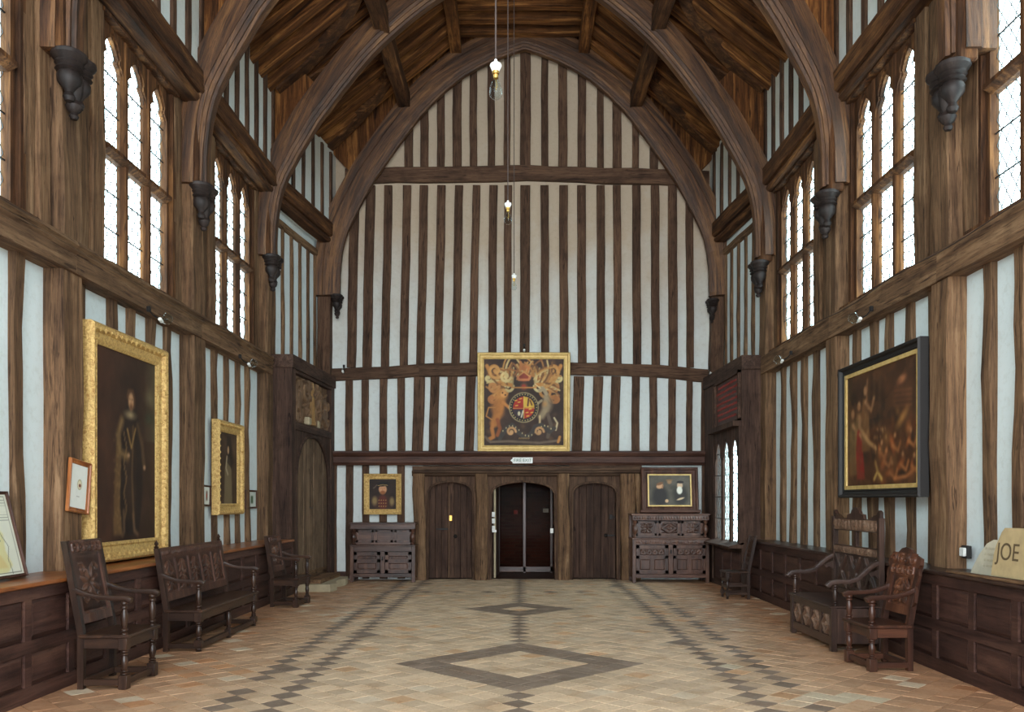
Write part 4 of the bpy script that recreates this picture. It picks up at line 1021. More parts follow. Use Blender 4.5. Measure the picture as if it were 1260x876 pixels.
# ---- cupboards
#
def cupboard(name, label, x0, x1, yf, H, D, mk, carve, midz):
    W = x1-x0; r = empty(name, label, 'cupboard', ((x0+x1)/2, yf+D/2, 0), 0, 'court cupboards against the end wall'); mz, mx = M[mk+'z'], M[mk+'x']; a = -D/2
    for s in (-1, 1):
        MB().bbox(s*(W/2-.035)-.035, s*(W/2-.035)+.035, a, a+.07, 0, midz, .005).build('corner_post', mz, r)
        MB().bbox(s*(W/2-.035)-.035, s*(W/2-.035)+.035, D/2-.07, D/2, 0, H, .005).build('corner_post', mz, r)
        MB().box(s*(W/2-.02)-.012, s*(W/2-.02)+.012, a+.06, D/2-.06, .1, midz).build('side_panel', mz, r)
        z0 = midz+.03; z1 = H-.12; L = z1-z0
        MB().lathe([(.03, 0), (.045, .02*L), (.03, .12*L), (.02, .18*L), (.05, .35*L), (.055, .5*L), (.045, .62*L), (.02, .75*L), (.035, .85*L), (.045, .95*L), (.03, L)], (s*(W/2-.06), a+.06, z0), 12).build('bulb_support', M[mk+'z'], r, True)
    MB().bbox(-W/2-.02, W/2+.02, a-.02, D/2, H-.03, H, .006).build('top', mx, r)
    MB().bbox(-W/2, W/2, a, a+.1, H-.13, H-.03, .006).build('frieze', mx, r)
    MB().bbox(-W/2-.01, W/2+.01, a-.015, D/2-.0, midz, midz+.03, .006).build('shelf', mx, r)
    MB().bbox(-W/2+.03, W/2-.03, a+.005, a+.04, midz-.1, midz, .004).build('rail', mx, r)
    MB().bbox(-W/2+.03, W/2-.03, a+.005, a+.04, .1, .17, .004).build('rail', mx, r)
    MB().box(-W/2+.02, W/2-.02, a+.06, D/2-.02, .1, midz-.01).build('carcase', mx, r)
    MB().box(-W/2+.04, W/2-.04, a+.2, D/2-.02, midz+.02, H-.04).build('recessed_stage', mx, r)
    MB().bbox(-.045, .045, a+.004, a+.04, .17, midz-.1, .004).build('muntin', mz, r)
    # upper stage panels
    n = 3; pw = (W-.14)/n
    for k in range(n):
        cx = -W/2+.07+(k+.5)*pw; m = MB(); h0, h1 = midz+.07, H-.15
        for b in ((cx-pw/2+.02, cx-pw/2+.06, h0, h1), (cx+pw/2-.06, cx+pw/2-.02, h0, h1), (cx-pw/2+.02, cx+pw/2-.02, h0, h0+.04), (cx-pw/2+.02, cx+pw/2-.02, h1-.04, h1)): m.box(b[0], b[1], a+.17, a+.2, b[2], b[3])
        o = m.build('upper_panel', mz, r)
        if carve: relief('carving', pw-.13, h1-h0-.09, 'lozenge' if k == 1 else 'flower', mz, o, (cx-pw/2+.065, a+.198, h0+.045), .022, 36, rotz=0)
    # doors
    dz0, dz1 = .18, midz-.11
    for s in (-1, 1):
        xa, xc = sorted((s*.05, s*(W/2-.075))); dw = xc-xa; m = MB()
        for b in ((xa, xa+.06, dz0, dz1), (xc-.06, xc, dz0, dz1), (xa, xc, dz0, dz0+.06), (xa, xc, dz1-.06, dz1), (xa, xc, dz0+(dz1-dz0)*.58-.03, dz0+(dz1-dz0)*.58+.03)): m.box(b[0], b[1], a-.002, a+.035, b[2], b[3])
        if carve: m.box((xa+xc)/2-.03, (xa+xc)/2+.03, a-.001, a+.035, dz0, dz0+(dz1-dz0)*.58)
        dr_ = m.build('door', mz, r); zz = dz0+(dz1-dz0)*.58
        m = MB(); m.box(xa+.05, xc-.05, a+.015, a+.03, dz0+.05, dz1-.05); m.build('door_panel', mz, dr_)
        for q in ((xa+.075, xc-.075, zz+.045, dz1-.075),) + (((xa+.075, (xa+xc)/2-.045, dz0+.075, zz-.045), ((xa+xc)/2+.045, xc-.075, dz0+.075, zz-.045)) if carve else ((xa+.075, xc-.075, dz0+.075, zz-.045),)):
            c = .012; v = [(q[0], a+.015, q[2]), (q[1], a+.015, q[2]), (q[1], a+.015, q[3]), (q[0], a+.015, q[3]), (q[0]+c, a+.004, q[2]+c), (q[1]-c, a+.004, q[2]+c), (q[1]-c, a+.004, q[3]-c), (q[0]+c, a+.004, q[3]-c)]
            MB().add(v, [(4, 5, 6, 7), (0, 1, 5, 4), (1, 2, 6, 5), (2, 3, 7, 6), (3, 0, 4, 7)]).build('raised_field', mz, dr_)
        if carve: relief('carving', dw-.16, dz1-zz-.13, 'guilloche', mz, dr_, (xa+.08, a+.0035, zz+.05), .015, 60, rotz=0)
        MB().lathe([(.008, 0), (.014, .015), (.001, .025)], n=8).build('knob', M['iron'], dr_, True, (s*.085, a, (dz0+dz1)/2+.03), (PI/2, 0, 0))
    if carve:
        relief('carved_frieze', W-.04, .08, 'flute', mz, r, (-W/2+.02, a-.001, H-.12), .012, 150); relief('carved_frieze', W-.14, .07, 'scroll', mz, r, (-W/2+.07, a+.004, midz-.085), .01, 150)
    MB().bbox(-.012, .012, a-.03, a, midz-.27, midz-.2, .004).build('lock', M['iron'], r)
cupboard('court_cupboard', 'plain dark oak court cupboard below the small gilt portrait of a man in a cap', P(431, 0, 16.45).x, P(511, 0, 16.45).x, 16.42, P(0, 643, 16.45).z, .5, 'cup', False, .7)
cupboard('court_cupboard', 'larger carved oak court cupboard with the dark-framed double portrait standing on it', P(778, 0, 16.3).x, P(872.5, 0, 16.3).x, 16.28, P(0, 632, 16.3).z, .56, 'cup', True, .84)

# ---- pictures
def man(p, cx, hy, hr, robe, light=(208, 170, 130), hair=(120, 90, 60)):
    p.ell(cx, hy, hr, hr*1.35/p.asp, light, 1, .35)
# large full-length portrait
p = Paint(120, 180, (58, 40, 30), .3, 2.05/1.4)
p.mix(np.clip(.5-p.u, 0, 1)*1.6*p.fbm(3), (104, 60, 40)); p.mix(np.clip(p.u-.78, 0, 1)*3*(p.v > .55), (92, 88, 66)); p.ell(.9, .8, .14, .07, (132, 118, 84), .5, .8); p.ell(.88, .68, .12, .05, (52, 58, 44), .7, .8)
p.poly([(.27, .03), (.3, .35), (.33, .55), (.42, .68), (.5, .73), (.62, .73), (.7, .66), (.76, .5), (.76, .25), (.7, .03)], (40, 30, 25), .85)
p.poly([(.27, .03), (.29, .3), (.32, .52), (.38, .62), (.4, .45), (.38, .2), (.42, .03)], (112, 82, 50), .85)
p.poly([(.45, .1), (.47, .5), (.52, .62), (.6, .62), (.66, .45), (.64, .12)], (56, 40, 30), .9)
p.line([(.41, .64), (.35, .56), (.38, .47), (.5, .45)], .06, (122, 94, 60), .75, .7); p.line([(.68, .63), (.76, .52), (.79, .42)], .045, (86, 64, 44), .8, .7)
for k in range(46): p.ell(.28+.12*RNG.rand(), RNG.rand()*.55+.04, .018, .008, (156, 122, 76), .35, .7, RNG.rand()*3)
for k in range(18): p.line([(.46+.02*math.sin(k), .12+k*.026), (.47+.02*math.sin(k), .14+k*.026)], .01, (140, 106, 66), .5)
p.line([(.6, .62), (.58, .35), (.61, .1)], .022, (116, 88, 58), .6, .8); p.line([(.5, .6), (.57, .5), (.64, .61)], .014, (150, 116, 66), .7)
p.ell(.555, .68, .14, .035, (158, 136, 100), .8, .7); p.ell(.8, .4, .03, .018, (190, 146, 108), 1, .6); p.ell(.52, .46, .035, .016, (176, 134, 98), .9, .6)
p.ell(.565, .755, .058, .06, (196, 148, 106), 1, .4); p.ell(.565, .725, .04, .028, (112, 74, 48), .8, .6); p.line([(.5, .77), (.52, .81), (.6, .815), (.63, .77), (.62, .72)], .02, (92, 62, 42), .8, .6)
p.ell(.545, .765, .009, .005, (50, 34, 26)); p.ell(.585, .765, .009, .005, (50, 34, 26)); p.line([(.565, .765), (.563, .745)], .006, (160, 112, 80), .7)
p.line([(.44, .16), (.45, .05), (.42, .03)], .03, (120, 90, 64), .6, .7); p.line([(.6, .14), (.62, .05), (.68, .03)], .03, (120, 90, 64), .6, .7)
w_, h_ = 1.77, 2.39
p.blur(2); p.c *= (.8+.35*p.fbm(8)[..., None])
r = empty('framed_portrait', 'very large gilt-framed full-length portrait of a standing man in dark robes', 'painting', (-4.28, 8.2, .96), PI/2)
frame_parts(r, w_, h_, .2, .13, M['gilt'], p.c, relief_amp=.02)
# smaller full-length portrait
p = Paint(60, 80, (74, 56, 42), .3, 1.3)
p.poly([(.3, 0), (.34, .5), (.45, .68), (.6, .68), (.7, .45), (.74, 0)], (136, 118, 86), .75); p.poly([(.42, .6), (.45, .95), (.66, .95), (.8, .6), (.7, .5)], (40, 32, 28), .7)
p.ell(.52, .76, .06, .07, (190, 150, 110), 1, .4); p.line([(.45, .66), (.4, .5), (.5, .42)], .04, (170, 150, 120), .7)
r = empty('framed_portrait', 'smaller gilt-framed full-length portrait between two tiny frames on the left wall', 'painting', (-4.33, 11.83, 1.385), PI/2)
frame_parts(r, 1.09, 1.35, .16, .11, M['gilt'], p.c, relief_amp=.02)
# large dark history painting on the right wall
p = Paint(170, 130, (74, 46, 28), .45, 1.61/2.14)
p.mix((p.v > .55)*.5*p.fbm(5), (50, 38, 28)); p.mix((p.v < .5)*.5*p.fbm(8), (120, 70, 38))
for x in (.34, .42, .5): p.line([(x, .95), (x, .5)], .03, (100, 72, 46), .5, .8)
for k in range(60):
    x = RNG.rand(); y = RNG.rand()*.62; c = [(140, 86, 46), (112, 56, 34), (92, 64, 38), (160, 112, 62), (46, 34, 26), (34, 28, 24)][k % 6]
    p.ell(x, y, .03+.05*RNG.rand(), .03+.07*RNG.rand(), c, .5, .8, RNG.rand()*3)
def person(x, y, h, robe, skin=(186, 134, 90), lean=0, al=.85):
    p.poly([(x-.035*h, y), (x-.05*h+lean*.5, y+.22*h), (x-.03*h+lean, y+.38*h), (x+.03*h+lean, y+.38*h), (x+.05*h+lean*.5, y+.2*h), (x+.07*h, y)], robe, al)
    p.ell(x+lean, y+.43*h, .028*h, .045*h, skin, 1, .5); p.line([(x+lean, y+.35*h), (x+.07*h+lean, y+.28*h), (x+.11*h, y+.36*h)], .018*h, skin, .8, .6)
person(.09, .1, 1.3, (116, 90, 56)); person(.17, .2, 1.2, (140, 104, 62), lean=.02); person(.2, .06, 1.15, (146, 40, 32)); person(.28, .3, 1.25, (128, 88, 52), lean=.01)
p.line([(.31, .75), (.32, .93)], .014, (150, 100, 62), .9, .6)
p.line([(.22, .5), (.34, .38), (.44, .32)], .026, (180, 134, 86), .8, .6)
for x, y, r_, a_ in ((.56, .2, .1, .9), (.68, .32, .1, 2.0), (.78, .16, .09, .6), (.64, .1, .08, .1), (.5, .28, .07, 1.8), (.88, .34, .07, .9), (.92, .14, .06, 1.4)):
    p.ell(x, y, r_, r_*.55, (168, 92, 48), .85, .7, a_); p.ell(x+.03, y+.08, .022, .032, (190, 134, 88), .9, .6); p.line([(x, y), (x+.07, y-.05), (x+.1, y+.02)], .018, (178, 112, 64), .8, .6)
p.ell(.8, .76, .14, .13, (92, 58, 38), .8, .7); p.ell(.8, .84, .08, .045, (176, 112, 72), .85, .6, .2)
for k in range(4): p.line([(.7, .76-k*.04), (.92, .74-k*.04)], .012, (130, 82, 52), .6, .7)
p.ell(.8, .53, .13, .055, (176, 122, 66), .8, .7, .6); p.ell(.88, .44, .05, .08, (160, 98, 54), .7, .7)
p.line([(.42, .05), (.47, .12), (.53, .05)], .018, (206, 166, 88), .8, .6); p.line([(.47, .12), (.44, .2)], .02, (190, 150, 80), .8, .6); p.line([(.7, .05), (.85, .06), (.97, .12)], .02, (180, 110, 62), .8, .7)
for k in range(14): p.ell(.42+.2*RNG.rand(), .28+.2*RNG.rand(), .01, .03, (196, 150, 96), .6, .7, RNG.rand())
p.blur(3); p.c *= (.72+.4*p.fbm(9)[..., None]); p.mix(.35*(p.fbm(6) > .56), (104, 66, 40)); p.blur(1)
r = empty('framed_painting', 'large dark crowded figure painting in a black frame with gilt slip, on the right wall', 'painting', (4.09, 10.57, 1.62), -PI/2)
frame_parts(r, 2.14, 1.61, .1, .11, M['blackframe'], p.c, .045, M['gilt2'])
# royal arms over the doorways
p = Paint(200, 210, (62, 44, 34), .35, 1.98/1.85)
for k in range(36): p.ell(RNG.rand(), RNG.rand(), .05, .04, [(96, 66, 44), (110, 78, 50), (70, 56, 46)][k % 3], .5, .8, RNG.rand()*3)
og = (190, 128, 66); cr_ = (206, 186, 130); br = (150, 84, 44)
for sg in (-1, 1):
    X = lambda x: .5+sg*(x-.5)
    for cx, cy, rr, t, c in ((.14, .87, .1, 1.5, og), (.13, .7, .08, 1.4, cr_), (.25, .78, .09, 1.2, cr_), (.12, .55, .07, 1.3, og), (.22, .62, .08, 1.3, og), (.06, .78, .05, 1.1, cr_), (.3, .68, .07, 1.1, cr_)):
        p.scroll(X(cx), cy, rr, t, .022, c, -sg, 1.0+cy*3)
    for k in range(9):
        a_ = .35+k*.16; p.line([(X(.36), .68), (X(.36-.22*math.cos(a_)), .68+.22*math.sin(a_))], .014, cr_ if k % 2 else (168, 140, 92), .9)
    p.line([(X(.04), .92), (X(.1), .8), (X(.2), .72), (X(.34), .7)], .03, og, .9)
for sg in (-1, 1):
    for k in range(46):
        a_ = RNG.rand()*2.6-.5; r0 = .12+.1*RNG.rand(); r1 = r0+.1+.14*RNG.rand(); cx0, cy0 = .5+sg*.1, .66
        pts_ = [(cx0+sg*q*math.cos(a_+(q-r0)*2.2*(1 if k % 2 else -1)), cy0+.85*q*math.sin(a_+(q-r0)*2.2*(1 if k % 2 else -1))) for q in np.linspace(r0, r1, 5)]
        if max(abs(q[0]-.5) for q in pts_) < .47: p.line(pts_, .016, [(196, 142, 78), (206, 178, 118), (150, 96, 54), (176, 120, 66), (120, 82, 50)][k % 5], .85, .6)
    for cx, cy, rr, c in ((.15, .86, .1, (206, 150, 84)), (.12, .68, .075, (190, 130, 74)), (.27, .8, .07, (214, 186, 126)), (.1, .54, .06, (176, 112, 62))):
        p.scroll(.5+sg*(cx-.5), cy, rr, 1.5, .02, c, -sg, 1.0+cy*3)
# lion supporter (left)
p.ell(.22, .58, .1, .09, og, .9, .5); p.ell(.25, .6, .05, .05, (214, 150, 84), 1, .5); p.ell(.27, .585, .012, .01, (60, 30, 20)); p.ell(.235, .61, .01, .01, (60, 30, 20))
p.ell(.17, .42, .1, .13, (170, 108, 56), .9, .5, .4); p.line([(.22, .5), (.17, .36), (.13, .26)], .07, (176, 112, 56), 1, .5); p.line([(.13, .28), (.1, .2), (.12, .1), (.06, .07)], .032, (176, 112, 56), 1, .5); p.line([(.17, .3), (.2, .2), (.17, .12)], .03, br, 1, .5)
p.line([(.24, .5), (.34, .42), (.38, .4)], .025, (190, 124, 64), 1, .5); p.line([(.1, .3), (.03, .34), (.06, .44), (.14, .44)], .01, og)
# unicorn supporter (right)
p.ell(.8, .45, .08, .12, (140, 118, 92), .8, .6, -.4); p.line([(.78, .56), (.77, .42), (.72, .34)], .06, (150, 130, 100), .9, .6); p.line([(.78, .6), (.74, .66), (.7, .64)], .03, (170, 150, 118), .9); p.line([(.71, .66), (.64, .71)], .006, (220, 200, 150))
p.line([(.72, .52), (.64, .46)], .02, (160, 140, 108)); p.line([(.8, .36), (.84, .24), (.8, .1)], .03, (96, 80, 66), .8); p.line([(.7, .34), (.7, .22)], .016, (210, 180, 130)); p.line([(.88, .32), (.92, .26), (.9, .18)], .014, (200, 180, 140))
p.ell(.76, .48, .05, .05, og, .5, .7)
# crest: crowned lion on crown, helm, shield in garter
p.ell(.5, .79, .08, .06, (140, 62, 44), 1, .3); p.line([(.42, .8), (.44, .76), (.56, .76), (.58, .8)], .018, (196, 120, 76)); p.line([(.43, .8), (.5, .85), (.57, .8)], .01, (196, 140, 80))
p.ell(.5, .9, .055, .045, (176, 108, 62), 1, .4); p.line([(.46, .88), (.46, .96)], .02, (186, 116, 66)); p.line([(.52, .92), (.56, .9), (.55, .86)], .015, (186, 116, 66))
p.ell(.5, .68, .055, .05, (96, 60, 44), 1, .2); p.ell(.5, .68, .035, .033, (160, 62, 46), 1, .3); p.line([(.35, .67), (.65, .67)], .012, og, .7)
p.ell(.5, .44, .19, .18, cr_, 1, .06); p.ell(.5, .44, .18, .17, (44, 40, 40), 1, .05)
for k in range(30):
    a_ = k*2*PI/30; p.ell(.5+.16*math.cos(a_), .44+.151*math.sin(a_), .008, .008, (220, 190, 110))
p.ell(.5, .44, .138, .13, (176, 52, 36), 1, .05)
p.c[(((p.u-.5)/.138)**2+((p.v-.44)/.13)**2 < .93) & (p.u > .5) & (p.v > .44)] = np.array((222, 178, 70))/255
p.c[(((p.u-.5)/.138)**2+((p.v-.44)/.13)**2 < .93) & (p.u < .5) & (p.v < .42)] = np.array((60, 52, 60))/255
for x, y in ((.44, .5), (.41, .46), (.46, .54), (.54, .38), (.58, .42), (.55, .34), (.6, .38), (.4, .52)): p.line([(x-.012, y), (x+.014, y+.004)], .008, (230, 186, 76))
p.line([(.55, .46), (.56, .54)], .012, (90, 50, 40)); p.line([(.6, .47), (.58, .52)], .01, (90, 50, 40)); p.ell(.44, .37, .02, .03, (216, 200, 160)); p.line([(.47, .33), (.49, .4)], .012, (220, 208, 180))
p.line([(.5, .31), (.5, .57)], .004, (230, 196, 96)); p.line([(.365, .43), (.635, .43)], .004, (230, 196, 96))
# motto ribbon
p.line([(.2, .08), (.28, .2), (.36, .24), (.42, .16), (.5, .1), (.58, .12), (.64, .22), (.72, .24), (.82, .16), (.88, .2)], .03, (70, 62, 56), .95, .3)
for k in range(16): q = k/15; p.ell(.24+.6*q, .17+.06*math.sin(q*9), .007, .012, (216, 196, 140))
for cx, cy in ((.34, .16), (.69, .16)): p.scroll(cx, cy, .06, 1.4, .018, (200, 150, 100), 1, 0); p.ell(cx, cy, .02, .02, (206, 160, 110))
for k in range(7): p.line([(.44+k*.02, .075), (.446+k*.02, .09)], .004, (200, 160, 90))
p.line([(.02, .1), (.08, .04), (.3, .05), (.7, .03), (.95, .06)], .02, (110, 92, 76), .8); p.line([(.95, .1), (.93, .04)], .02, og)
p.blur(1); p.c *= (.82+.3*p.fbm(9)[..., None])
w_, h_ = (701-588)/61., (555.5-435)/61.
r = empty('royal_arms_board', 'gilt-framed royal arms with lion and unicorn above the three doorways', 'painting', (xb(588), DBACK-.1, zb(556)), 0)
r.rotation_euler = (math.radians(3), 0, 0)
frame_parts(r, w_, h_, .13, .08, M['gilt2'], p.c)
# half-length portrait of a man in a flat cap
p = Paint(60, 66, (48, 34, 28), .25, 1.1)
p.ell(.5, .2, .46, .36, (66, 44, 34), 1, .3); p.ell(.5, .22, .2, .3, (96, 44, 34), .9, .3); p.ell(.2, .28, .14, .2, (140, 116, 74), .8, .5); p.ell(.84, .26, .12, .2, (140, 116, 74), .8, .5)
for k in range(12): p.ell(.36+.03*(k % 4)*2.8, .1+.1*(k//4), .02, .02, (190, 150, 80), .8)
p.ell(.5, .66, .17, .17, (206, 150, 108), 1, .25); p.ell(.5, .55, .13, .08, (150, 92, 54), .8, .4); p.ell(.5, .6, .05, .015, (150, 80, 64), .9)
p.ell(.44, .69, .018, .012, (50, 34, 26)); p.ell(.56, .69, .018, .012, (50, 34, 26)); p.line([(.5, .69), (.49, .63)], .012, (180, 120, 84))
p.ell(.5, .84, .3, .1, (34, 28, 27), 1, .3, .12); p.line([(.28, .8), (.2, .72), (.16, .7)], .03, (90, 74, 60)); p.line([(.32, .78), (.5, .81), (.68, .79)], .012, (180, 150, 90), .8)
r = empty('framed_portrait', 'small gilt-framed half-length portrait of a man in a black cap on the striped wall', 'painting', (xb(448.5), DBACK-.08, zb(633)), 0)
frame_parts(r, (494.5-448.5)/61., (633-583)/61., .11, .07, M['gilt'], p.c, relief_amp=.01)
# double portrait standing on the cupboard
p = Paint(80, 60, (88, 82, 72), .25, .72)
p.ell(.27, .3, .24, .45, (50, 46, 44), .9, .4); p.ell(.76, .32, .22, .42, (54, 50, 46), .9, .4)
p.ell(.27, .64, .1, .1, (196, 150, 112), 1, .3, .3); p.ell(.27, .72, .11, .06, (120, 84, 60), .9, .4, .3); p.line([(.33, .58), (.34, .66)], .02, (150, 110, 80))
p.ell(.75, .66, .08, .13, (200, 168, 136), 1, .3); p.ell(.74, .5, .08, .15, (222, 216, 200), 1, .3); p.ell(.76, .77, .1, .05, (44, 40, 38), 1, .3)
p.ell(.5, .78, .07, .09, (150, 116, 84), .9, .4); p.ell(.5, .84, .1, .03, (130, 100, 70), .8); p.ell(.43, .15, .05, .07, (206, 166, 126), 1, .4); p.ell(.76, .22, .12, .04, (206, 176, 140), .9, .4, .3); p.line([(.6, .02), (.6, .95)], .004, (120, 112, 100))
zc = P(0, 632, 16.3).z
r = empty('framed_double_portrait', 'dark-framed double portrait of two men leaning on top of the carved cupboard', 'painting', (P(789, 0, 16.55).x, 16.55, zc+.005), 0)
r.rotation_euler = (math.radians(-7), 0, 0)
frame_parts(r, 1.12, .9, .13, .09, M['darkz'], p.c, .025, M['gilt2'])
MB().bbox(-.03, 1.15, -.12, .02, 0, .06, .01).build('base_rail', M['darkx'], r)
# small frames and map on the left
def small(label, loc, rot, w_, h_, fw, fmat, cols, name='framed_print', cat='picture'):
    r = empty(name, label, cat, loc); r.rotation_euler = rot; frame_parts(r, w_, h_, fw, .03, fmat, cols); return r
p = Paint(50, 70, (232, 232, 222), .03, 1.4); p.ell(.55, .55, .15, .13, (170, 160, 120), .8, .15); p.ell(.55, .55, .12, .1, (226, 214, 180), 1, .1); p.ell(.57, .53, .08, .045, (120, 60, 40), 1, .3); p.line([(.4, .28), (.58, .28)], .008, (90, 80, 70)); p.line([(.35, .85), (.7, .85)], .004, (170, 165, 150))
r = small('brown-framed print with an oval emblem, hung tilted on the near left post', (-4.19, 7.76, 1.49), (0, math.radians(7), PI/2), .38, .5, .045, M['ledgez'], p.c)
p = Paint(120, 90, (214, 214, 196), .05, .8)
p.poly([(.45, .05), (.5, .3), (.55, .5), (.45, .75), (.5, .95), (.62, .9), (.74, .7), (.85, .5), (.83, .3), (.88, .12), (.8, .04)], (206, 196, 130), .7); p.poly([(.5, .3), (.55, .5), (.68, .55), (.78, .4), (.7, .2)], (216, 190, 90), .6)
p.poly([(.6, .08), (.62, .26), (.76, .25), (.82, .1)], (200, 170, 110), .5)
for k in range(12): a_, b_ = RNG.rand()*.45+.4, RNG.rand()*.9; p.line([(a_, b_), (a_+.08*RNG.randn(), b_+.08*RNG.randn())], .004, (120, 130, 110), .8)
p.line([(.86, .02), (.84, .2), (.88, .35), (.82, .5), (.74, .68), (.64, .9)], .005, (110, 116, 100), .9)
for k in range(8): p.line([(.9-.08*(1+.4*math.sin(k*3)), .92-k*.035), (.9+.06, .92-k*.035)], .004, (150, 150, 135), .7)
p.line([(.03, .03), (.97, .03), (.97, .97), (.03, .97), (.03, .03)], .005, (120, 120, 104))
r = small('large framed old map leaning on the ledge at the left edge', (-4.12, 5.92, .955), (math.radians(-14), 0, PI/2), 1.1, .72, .025, M['darkz'], p.c, 'framed_map', 'map')
p = Paint(40, 24, (222, 226, 216), .03, .6); p.poly([(.62, .25), (.62, .75), (.8, .75), (.8, .25)], (120, 96, 80), .9); p.ell(.7, .5, .06, .15, (170, 60, 50), .8)
small('tiny dark-framed card on the left wall, nearer than the smaller gilt portrait', (-4.355, 11.4, 1.52), (0, math.radians(2), PI/2), .4, .29, .025, M['darkz'], p.c)
p = Paint(40, 24, (214, 218, 208), .03, .5); p.poly([(.5, .25), (.5, .72), (.72, .72), (.72, .25)], (70, 90, 60), .9)
small('tiny dark-framed card on the left wall, beyond the smaller gilt portrait', (-4.36, 13.33, 1.46), (0, 0, PI/2), .56, .3, .03, M['darkz'], p.c)

# ---- lamps
def bulb_profile(k=1):
    return [(.001, -.06*k), (.02*k, -.057*k), (.032*k, -.045*k), (.038*k, -.025*k), (.036*k, -.005*k), (.026*k, .02*k), (.016*k, .04*k), (.014*k, .06*k)]
def pendant(label, px, pyb, d):
    b = P(px, pyb, d); r = empty('pendant_bulb', label, 'lamp', (b.x, d, b.z), 0, 'clear bulbs hanging down the hall')
    MB().lathe([(q, z+.06) for q, z in bulb_profile(1.0)], n=16).build('glass_bulb', M['bulb'], r, True)
    MB().lathe([(.014, .115), (.014, .135), (.02, .14), (.02, .16), (.001, .161)], n=12).build('bulb_cap', M['brass'], r, True)
    MB().lathe([(.018, .15), (.034, .185), (.03, .195), (.012, .2), (.008, .22), (.001, .221)], n=12).build('lamp_holder', M['white'], r, True)
    MB().tube([(0, 0, .21), (0, 0, 10.7-b.z)], .005, 6, (0, 1, 0)).build('cord', M['cable'], r)
    m = MB(); m.tube([(.0, 0, .05), (.006, 0, .08), (.0, 0, .12)], .0025, 4, (0, 1, 0)); m.tube([(-.012, 0, .07), (0, 0, .06), (.012, 0, .07)], .0015, 4, (0, 1, 0)); m.build('filament', M['brass'], r)
pendant('largest clear pendant bulb, hanging nearest on its long cord', 610, 122, 4.7)
pendant('middle clear pendant bulb below the gable tie beam', 625, 276, 7.8)
pendant('smallest clear pendant bulb, hanging farthest above the royal arms', 632.5, 357, 11.0)
def wall_lamp(label, pos, dirx, diry, sc=1.0):
    r = empty('wall_lamp', label, 'lamp', pos, 0, 'clear bulb lamps fixed to the rails')
    m = MB(); m.tube([(0, 0, .1), (dirx*.05, diry*.05, .04), (dirx*.12, diry*.12, 0)], .008, 6, (.3, .3, 1)); m.bbox(-.02, .02, -.02, .02, .08, .14, .005); m.build('bracket', M['iron'], r)
    o = MB().lathe([(.001, -.04), (.02, -.035), (.022, .02), (.001, .025)], n=10).build('lamp_holder', M['white'], r, True); o.location = (dirx*.13, diry*.13, -.01); o.rotation_euler = (PI/2-.4, 0, 0)
    o = MB().lathe([(q*sc*1.35, z*sc*1.3) for q, z in bulb_profile()], n=14).build('glass_bulb', M['bulb'], r, True); o.location = (dirx*.15, diry*.15+.09, .02); o.rotation_euler = (PI/2+.3, 0, 0)
wall_lamp('clear bulb lamp on the left rail above the big gilt portrait', (-4.12, 9.35, 3.6), 1, 0, 1.3)
wall_lamp('clear bulb lamp on the left rail above the smaller gilt portrait', (-4.12, 12.4, 3.6), 1, 0, 1.3)
wall_lamp('clear bulb lamp on the right rail above the black-framed painting', (4.0, 9.6, 3.66), -1, 0, 1.3)
wall_lamp('clear bulb lamp on the right rail beyond the black-framed painting', (4.0, 12.45, 3.66), -1, 0, 1.3)
wall_lamp('small bulb lamp on the striped wall just above the royal arms', (xb(645), DBACK-.09, zb(432)), 0, -.8, .8)
wall_lamp('small bulb lamp in the left corner of the striped wall rail', (xb(424), DBACK-.12, zb(458)), 0, -.8, .9)
wall_lamp('small bulb lamp in the right corner of the striped wall rail', (xb(872), DBACK-.12, zb(460)), 0, -.8, .9)

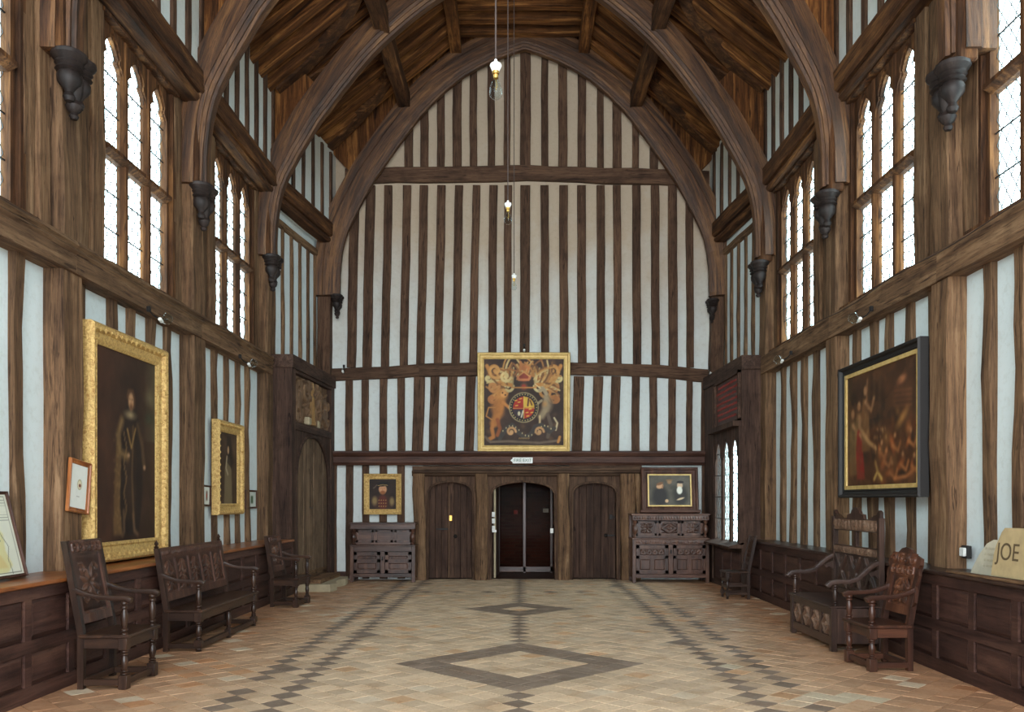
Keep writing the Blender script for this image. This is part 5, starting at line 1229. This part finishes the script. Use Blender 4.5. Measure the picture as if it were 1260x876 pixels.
# ---- exit sign
r = empty('exit_sign', 'small white sign reading FIRE EXIT over the middle doorway', 'sign', (xb(643), DBACK-.225, zb(567)))
MB().bbox(-.2, .2, -.006, .012, -.06, .06, .003).build('sign_board', M['white'], r)
MB().add([(-.245, -.004, 0), (-.2, -.004, -.035), (-.2, -.004, .035), (-.245, .002, 0), (-.2, .002, -.035), (-.2, .002, .035)], [(0, 1, 2), (3, 5, 4), (0, 3, 4, 1), (1, 4, 5, 2), (2, 5, 3, 0)]).build('arrow', M['white'], r)
text('FIRE EXIT', .085, M['letter'], r, (0, -.0085, 0), (PI/2, 0, 0), alv='CENTER')

# ---- gravestones, boards, socket on the right ledge
def slab(name, label, prof, th, mat, loc, rz, tilt):
    r = empty(name, label, 'gravestone', loc, 0, 'gravestone fragments on the right ledge'); r.rotation_euler = (tilt, 0, rz)
    m = MB(); m.prism(prof, lambda a, b, t: (a, t, b), 0, th); m.build('slab', mat, r); return r
g1 = slab('gravestone_fragment', 'pale broken gravestone fragment with faint lettering leaning on the right ledge',
     [(0, 0), (.02, .05), (.1, .17), (.13, .2), (.2, .27), (.3, .31), (.4, .31), (.48, .26), (.54, .2), (.56, .0)], .05, M['grave1'], (4.02, 7.52, .94), -PI/2, math.radians(-7))
for z in (.22, .17, .12, .07):
    text('in memory of', .045, M['grave1d'], g1, (.31, -.001, z), (PI/2, 0, 0), .0008)['kind'] = 'stuff'
g2 = slab('gravestone_fragment', 'buff gravestone with large cut letters on the right ledge, at the right edge',
     [(0, 0), (.01, .18), (.03, .25), (.09, .36), (.13, .4), (.7, .41), (.72, 0)], .07, M['grave2'], (3.91, 7.0, .962), -PI/2, math.radians(-6))
text('JOE', .2, M['incised'], g2, (.05, -.002, .14), (PI/2, 0, 0), .001, 'LEFT')
tag(MB().bbox(3.84, 3.9, 5.9, 7.6, .936, .958, .006).build('loose_board', M['wally']), 'loose bare wooden board lying on the right ledge in front of the gravestones', 'board')
r = empty('power_socket', 'white power socket on a dark pattress beside the right post', 'socket', (4.2, 7.93, 1.1))
MB().bbox(-.02, .02, -.06, .06, -.06, .06, .006).build('pattress', M['blackframe'], r); MB().bbox(-.05, -.02, -.04, .04, -.04, .04, .006).build('faceplate', M['white'], r)
r = empty('power_cable', 'thin dark cable running along the right rail between the wall lamps', 'cable', (3.97, 9.0, 3.95))
m = MB(); m.tube([(-.0+.01*math.sin(k), -3.0+k*.5, .02*math.sin(k*1.3)) for k in range(14)], .006, 5); m.build('cable', M['cable'], r)
